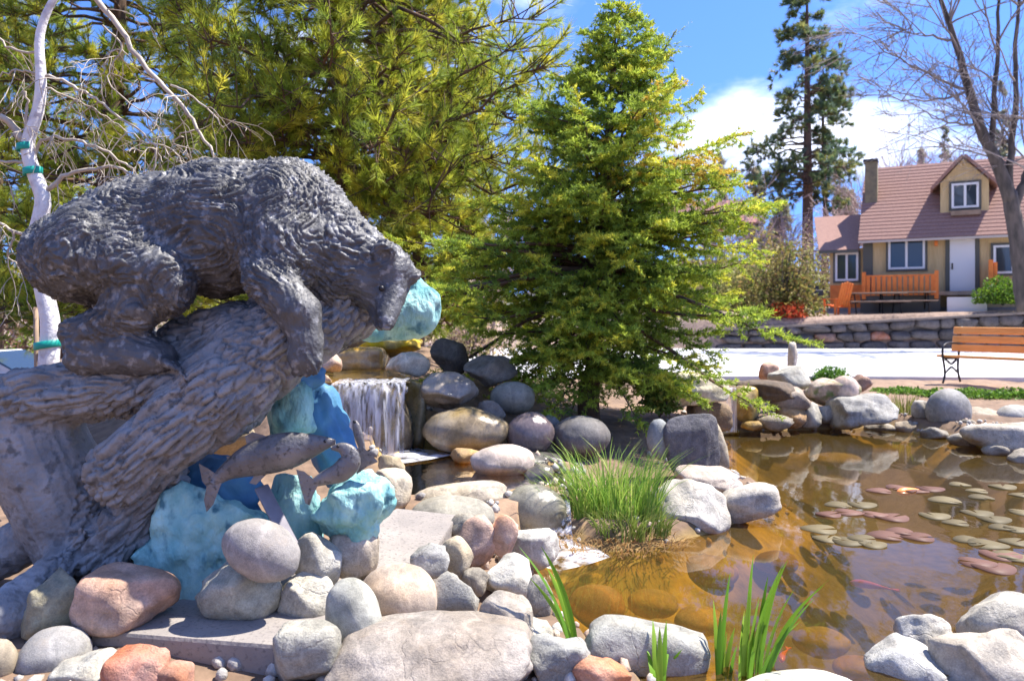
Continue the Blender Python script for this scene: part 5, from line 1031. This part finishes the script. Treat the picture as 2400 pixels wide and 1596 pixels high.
# lily pads
def pad(x, y, r, c, label):
    p0 = PZ_(x, y, .006); n = 22; a0 = random.uniform(0, 6.28); ang = a0 + .16 + np.linspace(0, 2 * np.pi - .32, n); rr_ = r * (1 + .05 * np.sin(ang * 3 + a0)); ring = np.stack([p0[0] + rr_ * np.cos(ang), p0[1] + rr_ * np.sin(ang), p0[2] + .004 * np.sin(ang * 2 + a0) + .002], 1); und = ring - [0, 0, .004]; mb = MB()
    v = np.concatenate([[p0 + [0, 0, .001]], ring, und]); mb.add(v, [[0, 1 + q, 2 + q] for q in range(n - 1)]); mb.f.append(np.array([[1 + q, 1 + n + q, 2 + n + q, 2 + q] for q in range(n - 1)])); mb.c = [np.broadcast_to(c, (len(v), 3))]
    build('lily_pad', mb, M['leaf'], label=label, cat='lily pad', group='lily pads on the pond')
PADS_G = [(1920, 1240), (1938, 1262), (1990, 1268), (2020, 1262), (2045, 1275), (2190, 1208), (2240, 1225), (2290, 1202), (2330, 1216), (2350, 1236), (2385, 1240), (2300, 1165), (2350, 1140), (2392, 1160), (2270, 1265), (2315, 1275), (2380, 1270), (2395, 1310), (2360, 1300), (1965, 1183), (2020, 1182), (2290, 1150), (2215, 1172), (2398, 1200), (2250, 1135)]
PADS_P = [(1942, 1205), (1990, 1200), (2050, 1205), (2090, 1212), (2110, 1245), (2150, 1258), (2060, 1150), (2105, 1142), (2150, 1150), (2180, 1145), (2290, 1318), (2330, 1330), (2345, 1300), (2075, 1255)]
random.seed(11)
allp = sorted([(y, x, 0) for x, y in PADS_G] + [(y, x, 1) for x, y in PADS_P]); ORD = ['first', 'second', 'third', 'fourth', 'fifth', 'sixth', 'seventh', 'eighth', 'ninth', 'tenth']; ROWS = ['farthest', 'second farthest', 'middle', 'second nearest', 'nearest']
for k_ in range(5):
    row = sorted(allp[k_ * 8:(k_ + 1) * 8], key=lambda q: q[1])
    for o_, (y, x, pk) in enumerate(row):
        pad(x, y, random.uniform(.075, .11), np.array((.24, .13, .10) if pk else (.22, .18, .10)) * random.uniform(.8, 1.2), '%s round lily pad, %s from the left in the %s row of pads' % ('pinkish red' if pk else 'yellowish green', ORD[o_], ROWS[k_]))
# koi
def koi(px, py, z, yaw, L, c, label):
    p0 = PZ_(px, py, z); t = np.linspace(0, 1, 14); r = L * .11 * np.array([.25, .65, .9, 1, 1, .95, .88, .78, .66, .54, .42, .32, .26, .2]); bend = .05 * L * np.sin(t * 4); dx, dy = math.cos(yaw), math.sin(yaw); pts = np.stack([p0[0] + dx * (t - .5) * L - dy * bend, p0[1] + dy * (t - .5) * L + dx * bend, np.full(14, p0[2])], 1)
    mb = MB(); mb.tube(pts, r, 10); k_ = build('koi_fish', mb, mat('koi_' + label.split()[0], c, rough=.3), label=label, cat='fish'); fm = MB(); e = pts[-1]; u_ = np.array([dx, dy, 0]); s_ = np.array([-dy, dx, 0]); w = np.array([0, 0, .003])
    fp = np.array([e - u_ * .01, e + u_ * L * .2 + s_ * L * .1, e + u_ * L * .13, e + u_ * L * .2 - s_ * L * .1]); fm.add(np.concatenate([fp + w, fp - w]), [[0, 1, 2, 3], [7, 6, 5, 4], [0, 4, 5, 1], [1, 5, 6, 2], [2, 6, 7, 3], [3, 7, 4, 0]]); build('tail_fin', fm, k_.data.materials[0], k_, smooth=False)
koi(2040, 1372, -.06, -.5, .2, (.5, .10, .16), 'magenta pink koi swimming just under the sky reflection')
koi(1838, 1535, -.06, 1.1, .13, (.7, .16, .04), 'orange koi near the reeds at the bottom of the pond')
koi(2142, 1152, -.01, .2, .3, (.9, .28, .06), 'bright orange koi between the far lily pads')

# ------------------------------------------------------------------ cabin across the drive
HA = np.array([12.15, 29.6]); HB = np.array([17.6, 26.6]); HU = (HB - HA) / np.linalg.norm(HB - HA); HV = np.array([-HU[1], HU[0]])
HZ0 = 1.5
cab = empty('cabin', (HA[0], HA[1], HZ0), 'tan wooden cabin with brown shingle roof, dormer and orange railing', 'house', rz=math.atan2(HU[1], HU[0]))
def fac(px, py, v=0.0):
    """photo pixel -> (u, z) on the facade plane set back by v"""
    a = HA + HV * v; s = (px - 1200) / F; u = (s * a[1] - a[0]) / (HU[0] - s * HU[1]); d = a[1] + u * HU[1]
    return u, CZ + (HZ - py) / F * d - HZ0
def lbox(name, u0, u1, v0, v1, z0, z1, m, parent=cab, bev=0.0, **kw):
    mb = MB(); mb.box(((u0 + u1) / 2, (v0 + v1) / 2, (z0 + z1) / 2), (u1 - u0, v1 - v0, z1 - z0), None, bev); return build(name, mb, m, parent, smooth=False, local=True, **kw)
ue, ze = fac(2024, 562); _, zr = fac(2210, 540)
UL = fac(1943, 600)[0]; UR = 11.5
EZ = ze
lbox('wall', ue, UR, 0, 5.0, -.4, EZ, M['siding'])
lw = lbox('wing_wall', UL, ue - .003, .25, 4.6, -.4, fac(1980, 583, .25)[1], M['siding'])
lbox('foundation', UL - .02, UR, -.03, .0, -.4, .18, M['concrete'])
# siding battens
for u in np.arange(ue + .2, UR, .42): lbox('batten', u, u + .04, -.022, -.002, .18, EZ - .02, M['siding'])
lbox('corner_board', ue - .02, ue + .32, -.03, -.004, .18, EZ - .03, M['trim'])
def prism(name, uvz, faces, m, parent=cab):
    mb = MB(); mb.add(np.array(uvz, float), [faces[0]])
    for f_ in faces[1:]: mb.f.append(np.array([f_]))
    return build(name, mb, m, parent, smooth=False, local=True)
def roofslab(name, a, b, c, d, th, m, parent=cab):
    A = np.array([a, b, c, d], float); n = np.cross(A[1] - A[0], A[3] - A[0]); n /= np.linalg.norm(n); B = A - n * th
    mb = MB(); mb.add(np.concatenate([A, B]), [[0, 1, 2, 3], [7, 6, 5, 4], [0, 4, 5, 1], [1, 5, 6, 2], [2, 6, 7, 3], [3, 7, 4, 0]]); return build(name, mb, m, parent, smooth=False, local=True)
M['fasc'] = mat('pale_fascia', (.5, .43, .38), rough=.7); RV = 2.9; uR0 = fac(2062, 396, RV)[0]; RZ = fac(2130, 388, RV)[1]
roof = roofslab('roof', (ue - .15, -.45, EZ - .08), (UR + .3, -.45, EZ - .08), (UR + .3, RV, RZ), (ue - .15, RV, RZ), .12, M['roof'])
roofslab('roof', (UR + .3, 6.2, EZ - .08), (ue - .15, 6.2, EZ - .08), (ue - .15, RV + .01, RZ - .01), (UR + .3, RV + .01, RZ - .01), .12, M['roof'])
prism('gable', [(ue, .0, EZ), (ue, 5.0, EZ), (ue, RV, RZ - .2)], [[0, 2, 1]], M['siding'])
lbox('fascia', ue - .15, UR + .3, -.49, -.452, EZ - .17, EZ - .09, M['fasc'], roof)
# shingle courses as thin raised steps
for q in range(22):
    t = (q + .5) / 22; v_ = -.45 + (RV + .45) * t; z_ = EZ - .08 + (RZ - EZ + .08) * t; mb = MB(); ln_ = UR + .45 - ue
    mb.box(((UR + .3 + ue - .15) / 2, v_, z_ + .012), (ln_, .16, .016), Matrix.Rotation(math.atan2(RZ - EZ + .08, RV + .45), 3, 'X')); build('shingle_course', mb, M['roof'], roof, smooth=False, local=True)
# lower wing roof
wz = fac(1960, 586, -.1)[1]; wr = fac(1960, 505, 2.6)[1]
roofslab('wing_roof', (UL - .35, -.12, wz), (ue - .16, -.12, wz), (ue - .16, 2.8, wr), (UL - .9, 2.8, wr), .1, M['roof'])
lbox('fascia', UL - .35, ue - .17, -.155, -.122, wz - .12, wz - .02, M['trim'])
# chimney
cu0, _ = fac(2027, 420, 1.2); cu1, ctop = fac(2056, 372, 1.2)
ch = lbox('chimney', cu0, cu1, 1.2, 1.75, EZ, ctop - .1, mat('chimney_stone', (.24, .20, .12), (.15, .13, .09), scale=5, rough=.9, bump=.6, bscale=8))
lbox('chimney_cap', cu0 - .06, cu1 + .02, 1.14, 1.81, ctop - .1, ctop, M['darkmetal'], ch)
# windows
def window(px0, py0, px1, py1, v=0.0, parent=cab, split=True):
    u0, z1 = fac(px0, py0, v); u1, z0 = fac(px1, py1, v); v0 = v
    w = lbox('window', u0 - .08, u1 + .08, v0 - .05, v0 - .004, z0 - .08, z1 + .08, M['trim'], parent)
    t = .075
    lbox('frame', u0, u1, v0 - .085, v0 - .052, z1 - t, z1, M['white'], w); lbox('frame', u0, u1, v0 - .085, v0 - .052, z0, z0 + t, M['white'], w)
    lbox('frame', u0, u0 + t, v0 - .085, v0 - .052, z0 + t + .002, z1 - t - .002, M['white'], w); lbox('frame', u1 - t, u1, v0 - .085, v0 - .052, z0 + t + .002, z1 - t - .002, M['white'], w)
    um = (u0 + u1) / 2; lbox('mullion', um - .04, um + .04, v0 - .083, v0 - .052, z0 + t + .002, z1 - t - .002, M['white'], w)
    for a, b in ((u0 + t, um - .04), (um + .04, u1 - t)): lbox('pane', a + .002, b - .002, v0 - .064, v0 - .054, z0 + t + .002, z1 - t - .002, M['glass'], w)
window(1958, 594, 2012, 658, .25); window(2082, 562, 2168, 630); window(2328, 576, 2420, 640)
# dormer
DV = .55
du0, dz0 = fac(2204, 496, DV); du1, _ = fac(2318, 496, DV); duc, dzp = fac(2258, 372, DV); dze = fac(2206, 430, DV)[1]
dm = prism('dormer', [(du0, DV, dz0 - .3), (du1, DV, dz0 - .3), (du1, DV, dze), (duc, DV, dzp), (du0, DV, dze), (du0, DV + 2.2, dz0 - .3), (du1, DV + 2.2, dz0 - .3), (du1, DV + 2.2, dze), (duc, DV + 2.2, dzp), (du0, DV + 2.2, dze)], [[0, 1, 2, 4]], M['siding'])
mb = MB(); mb.add(np.array([(du0, DV, dz0 - .3), (du1, DV, dz0 - .3), (du1, DV, dze), (duc, DV, dzp), (du0, DV, dze), (du0, DV + 2.4, dz0 - .3), (du1, DV + 2.4, dz0 - .3), (du1, DV + 2.4, dze), (duc, DV + 2.4, dzp), (du0, DV + 2.4, dze)]), [[0, 1, 2, 3, 4]]); mb.f += [np.array([[9, 8, 7, 6, 5]]), np.array([[0, 4, 9, 5]]), np.array([[1, 6, 7, 2]])]
bpy.data.objects.remove(dm); dm = build('dormer', mb, M['siding'], cab, smooth=False, local=True)
roofslab('dormer_roof', (du0 - .25, DV - .25, dze - .22), (duc, DV - .25, dzp + .06), (duc, DV + 2.4, dzp + .06), (du0 - .25, DV + 2.4, dze - .22), -.09, M['roof'], dm)
roofslab('dormer_roof', (duc + .003, DV - .25, dzp + .06), (du1 + .25, DV - .25, dze - .22), (du1 + .25, DV + 2.4, dze - .22), (duc + .003, DV + 2.4, dzp + .06), -.09, M['roof'], dm)
window(2230, 432, 2294, 486, DV, dm)
lbox('flower_box', fac(2228, 500, DV)[0], fac(2298, 500, DV)[0], DV - .3, DV - .06, fac(2230, 508, DV)[1], fac(2230, 497, DV)[1], M['tablewood'], dm)
# door and porch
d0, dt_ = fac(2226, 556); d1, db_ = fac(2285, 682)
dr = lbox('door', d0, d1, -.06, -.03, db_, dt_, M['white'])
lbox('door_frame', d0 - .14, d0 - .004, -.075, -.004, db_, dt_ + .12, M['trim'], dr); lbox('door_frame', d1 + .004, d1 + .14, -.075, -.004, db_, dt_ + .12, M['trim'], dr); lbox('door_frame', d0 - .003, d1 + .003, -.074, -.004, dt_ + .004, dt_ + .118, M['trim'], dr)
lbox('handle', d0 + .05, d0 + .10, -.10, -.062, db_ + .78, db_ + 1.0, M['darkmetal'], dr)
pl = lbox('porch_lamp', fac(2190, 574)[0], fac(2198, 574)[0], -.16, -.004, fac(2190, 577)[1], fac(2190, 566)[1], M['orange'])
pv = -.95
porch = lbox('porch_floor', fac(2020, 690)[0], d1 + .5, pv, -.032, db_ - .16, db_ - .03, M['tablewood'])
lbox('porch_skirt', fac(2020, 690)[0] + .02, d0 - .3, pv + .02, pv + .06, -.3, db_ - .162, M['trim'], porch)
lbox('step', d0 - .1, d1 + .3, pv - .4, pv - .004, -.35, db_ - .24, M['white'], porch)
r0, rt = fac(2030, 646, pv); r1, _ = fac(2190, 612, pv); zb_ = db_ - .03
rail = lbox('railing', r0, r1, pv - .03, pv + .05, rt - .06, rt, M['orange'], porch)
for k_, u in enumerate(np.linspace(r0, r1 - .12, 13)): lbox('board', u + .005, u + .115 + .02, pv - .012, pv + .01, zb_ - .12, rt - .062, M['orange'], porch)
for u in (r0 - .14, r1 + .002): lbox('post', u, u + .13, pv - .05, pv + .08, zb_ - .25, rt + .12, M['orange'], porch)
for k_, v_ in enumerate(np.linspace(pv + .15, -.1, 10)): lbox('board', r0 - .1, r0 - .075, v_, v_ + .115, zb_, rt - .06, M['orange'], porch)
lbox('rail', r0 - .11, r0 - .05, pv + .1, -.05, rt - .058, rt, M['orange'], porch)
lbox('post', d1 + .36, d1 + .50, pv - .05, pv + .08, zb_ - .1, fac(2290, 610, pv)[1], M['orange'], porch); lbox('board', d1 + .52, d1 + .62, pv, -.1, zb_ - .1, fac(2290, 616, pv)[1], M['orange'], porch)
lbox('base_boards', UL + .02, ue - .05, .20, .247, -.3, fac(1960, 668)[1], M['orange'])
# neighbouring roof on the left
nb_ = empty('neighbour_house', (13.3, 50, 1.5), 'small house with a pinkish red roof half hidden behind the spruce', 'house')
def wbox(name, c, s, m, parent, rz=0, bev=0): mb = MB(); mb.box(c, s, Matrix.Rotation(rz, 3, 'Z') if rz else None, bev); return build(name, mb, m, parent, smooth=False)
wbox('wall', (13.2, 52, 3.2), (5.6, 5, 3.6), M['siding'], nb_)
mb = MB(); zt = P(1700, 470, 52)[2]; zl = P(1700, 520, 49)[2]; mb.add(np.array([(9.6, 49.2, zl), (15.9, 49.2, zl), (15.6, 52, zt), (9.9, 52, zt), (9.6, 54.8, zl), (15.9, 54.8, zl)]), [[0, 1, 2, 3], [3, 2, 5, 4]]); mb.f += [np.array([[1, 5, 2]]), np.array([[0, 3, 4]])]; build('roof', mb, M['roof2'], nb_, smooth=False)
wbox('window', (13.6, 49.47, 3.6), (1.1, .06, 1.0), M['glass'], nb_)

# ------------------------------------------------------------------ patio furniture, bench, car
def picnic(px, d, label, rz=0.0, s=1.0):
    c = np.array([(px - 1200) / F * d, d, float(gz((px - 1200) / F * d, d)[0])]); t = empty('picnic_table', c, label, 'table', rz=rz)
    def lb(name, cc, sz, m, par=t, rot=None): mb = MB(); mb.box(cc, sz, rot, .008); return build(name, mb, m, par, smooth=False, local=True)
    for q in range(5): lb('top_plank', (0, -.3 + q * .15, .74), (1.9, .14, .04), M['tablewood'])
    for sd in (-1, 1):
        for q in range(2): lb('seat_plank', (0, sd * (.62 + q * .15), .44), (1.9, .14, .04), M['tablewood'])
        mb = MB()
        x = sd * .72; mb.tube([(x, -.55, 0), (x, -.25, .70), (x, .25, .70), (x, .55, 0)], .024, 6); mb.tube([(x, -.75, .40), (x, .75, .40)], .022, 6); build('leg_frame', mb, M['darkmetal'], t, local=True)
picnic(2118, 27.0, 'brown picnic table with iron legs in front of the cabin porch', -.35)
picnic(2050, 26.9, 'picnic table left of the other one, nearer the orange chair', -.2)
# barrel-less pedestal grill
gp = P(1906, 741, 26.8); gp[2] = float(gz(gp[0], gp[1])[0]); gq = empty('pedestal_grill', gp, 'black pedestal barbecue grill on the patio left of the picnic tables', 'grill')
mb = MB(); mb.tube([gp, gp + [0, 0, .72]], .05, 8); build('post', mb, M['darkmetal'], gq)
mb = MB(); mb.box(gp + [0, 0, .82], (.56, .42, .2), None, .02); build('fire_box', mb, M['darkmetal'], gq, smooth=False)
mb = MB(); mb.box(gp + [0, .2, 1.0], (.54, .02, .16)); build('back_plate', mb, M['darkmetal'], gq, smooth=False)
for q in range(6): mb = MB(); mb.tube([gp + [-.25 + q * .1, -.2, .93], gp + [-.25 + q * .1, .18, .93]], .008, 5); build('grate_bar', mb, M['steel'], gq)
# orange garden chair
def chair(px, d, label, rz):
    c = np.array([(px - 1200) / F * d, d, float(gz((px - 1200) / F * d, d)[0])]); t = empty('garden_chair', c, label, 'chair', rz=rz)
    def lb(name, cc, sz, m, rot=None): mb = MB(); mb.box(cc, sz, rot, .006); return build(name, mb, m, t, smooth=False, local=True)
    m = M['orange']
    for q in range(5): lb('seat_slat', (0, -.25 + q * .105, .38 - q * .02), (.52, .095, .025), m)
    for q in range(5): lb('back_slat', (-.22 + q * .11, .36, .70 + (.06 if q == 2 else .03 if q in (1, 3) else 0)), (.095, .022, .85), m, Matrix.Rotation(R(-18), 3, 'X'))
    for sx in (-1, 1):
        lb('arm', (sx * .33, .0, .58), (.12, .70, .025), m); lb('leg', (sx * .31, -.28, .285), (.035, .09, .565), m); lb('leg', (sx * .31, .24, .285), (.035, .09, .565), m)
chair(1962, 26.9, 'orange slatted garden chair beside the grill on the patio', R(200))
# park bench
BL = P(2203, 897, 12.25); bz = float(BL[2]); bdir = R(-56)
bench = empty('park_bench', BL, 'orange varnished park bench with black iron ends at the right edge', 'bench', rz=bdir)
BLn = 1.75
def lb(name, cc, sz, m, rot=None, bev=.012): mb = MB(); mb.box(cc, sz, rot, bev); return build(name, mb, m, bench, smooth=False, local=True)
for q in range(4): lb('seat_slat', (BLn / 2, .02 + q * .115, .43 - .008 * q), (BLn + .1, .10, .035), M['benchwood'])
for q, (v_, z_) in enumerate([(.47, .55), (.50, .69), (.53, .83)]): lb('back_slat', (BLn / 2, v_, z_), (BLn + .1, .03, .115), M['benchwood'], Matrix.Rotation(R(-12), 3, 'X'))
for x in (.06, BLn - .06):
    mb = MB()
    for pts in ([(x, -.03, .0), (x, .04, .12), (x, .02, .26), (x, -.03, .40)], [(x, .52, .0), (x, .44, .14), (x, .44, .28), (x, .46, .42), (x, .52, .66), (x, .57, .90)], [(x, -.03, .40), (x, .2, .385), (x, .46, .38)], [(x, -.03, .40), (x, -.05, .52), (x, .0, .62), (x, .2, .64), (x, .5, .62)], [(x, .03, .15), (x, .24, .26), (x, .44, .15)], [(x, .05, .38), (x, .24, .28), (x, .42, .38)]): mb.tube(polyline(pts, 12), .017, 6)
    build('iron_end', mb, M['darkmetal'], bench, local=True)
# parked car behind the statue
cc = np.array([-10.75, 15.0, -.75]); car = empty('parked_car', cc, 'white parked car with red tail light, half hidden behind the bear', 'car')
prof = [(-2.2, .35), (-2.25, .62), (-2.1, .82), (-1.25, .93), (-.55, 1.40), (.75, 1.44), (1.55, 1.02), (2.05, .96), (2.2, .8), (2.2, .4), (2.05, .3), (-2.0, .28)]
M['carpaint'] = mat('white_car_paint', (.74, .75, .78), rough=.25, spec=.6)
def body(name, prof, w0, w1, m, zsplit=.95):
    mb = MB(); n_ = len(prof); pr = np.array(prof); hw = np.where(pr[:, 1] > zsplit, w1, w0); vs_ = []
    for s, k_ in ((-1, 1), (-1, .97), (1, .97), (1, 1)):
        pass
    A = np.column_stack([pr[:, 0], -hw, pr[:, 1]]); B = np.column_stack([pr[:, 0], hw, pr[:, 1]]); c = pr.mean(0); A2 = np.column_stack([pr[:, 0] * .985, -hw + .06 * 0, c[1] + (pr[:, 1] - c[1]) * .985])
    mb.add(np.concatenate([A, B]) + cc, [[q, (q + 1) % n_, n_ + (q + 1) % n_, n_ + q] for q in range(n_)]); mb.f.append(np.array([list(range(n_))[::-1]])); mb.f.append(np.array([[n_ + q for q in range(n_)]])); return build(name, mb, m, car, smooth=False)
body('body', prof, .88, .66, M['carpaint'])
for s in (-1, 1):
    for pts in ([(-1.0, .98), (-.5, 1.34), (.05, 1.36), (.05, .98)], [(.12, .98), (.12, 1.36), (.72, 1.37), (1.3, 1.03)]):
        A = np.array([(x, s * (.90 - (z - .95) * .5), z) for x, z in pts]) + cc; mb = MB(); mb.add(np.concatenate([A, A - [0, s * .03, 0]]), [[0, 1, 2, 3], [7, 6, 5, 4], [0, 4, 5, 1], [1, 5, 6, 2], [2, 6, 7, 3], [3, 7, 4, 0]]); build('side_window', mb, M['glass'], car, smooth=False)
    for x in (-1.35, 1.35):
        mb = MB(); ang = np.linspace(0, 6.2832, 21); c = cc + [x, s * .82, .32]
        mb.tube([c - [0, .1, 0], c + [0, .1, 0]], .32, 20); wh = build('wheel', mb, mat('tyre', (.02, .02, .02), rough=.8), car); mb = MB(); mb.tube([c + [0, s * .09, 0], c + [0, s * .112, 0]], .2, 16); build('rim', mb, M['steel'], wh)
    mb = MB(); mb.box(cc + [2.13, s * .66, .84], (.2, .34, .17), None, .02); build('tail_light', mb, mat('red_lens', (.6, .01, .02), rough=.2), car, smooth=False)
    mb = MB(); mb.box(cc + [-2.16, s * .62, .72], (.16, .36, .14), None, .02); build('headlight', mb, M['glass'], car, smooth=False)
mb = MB(); rp = np.array([(.82, -.60, 1.41), (.82, .60, 1.41), (1.52, .72, 1.05), (1.52, -.72, 1.05)]) + cc; mb.add(np.concatenate([rp + [.03, 0, .02], rp]), [[0, 1, 2, 3], [7, 6, 5, 4], [0, 4, 5, 1], [1, 5, 6, 2], [2, 6, 7, 3], [3, 7, 4, 0]]); build('rear_window', mb, M['glass'], car, smooth=False)
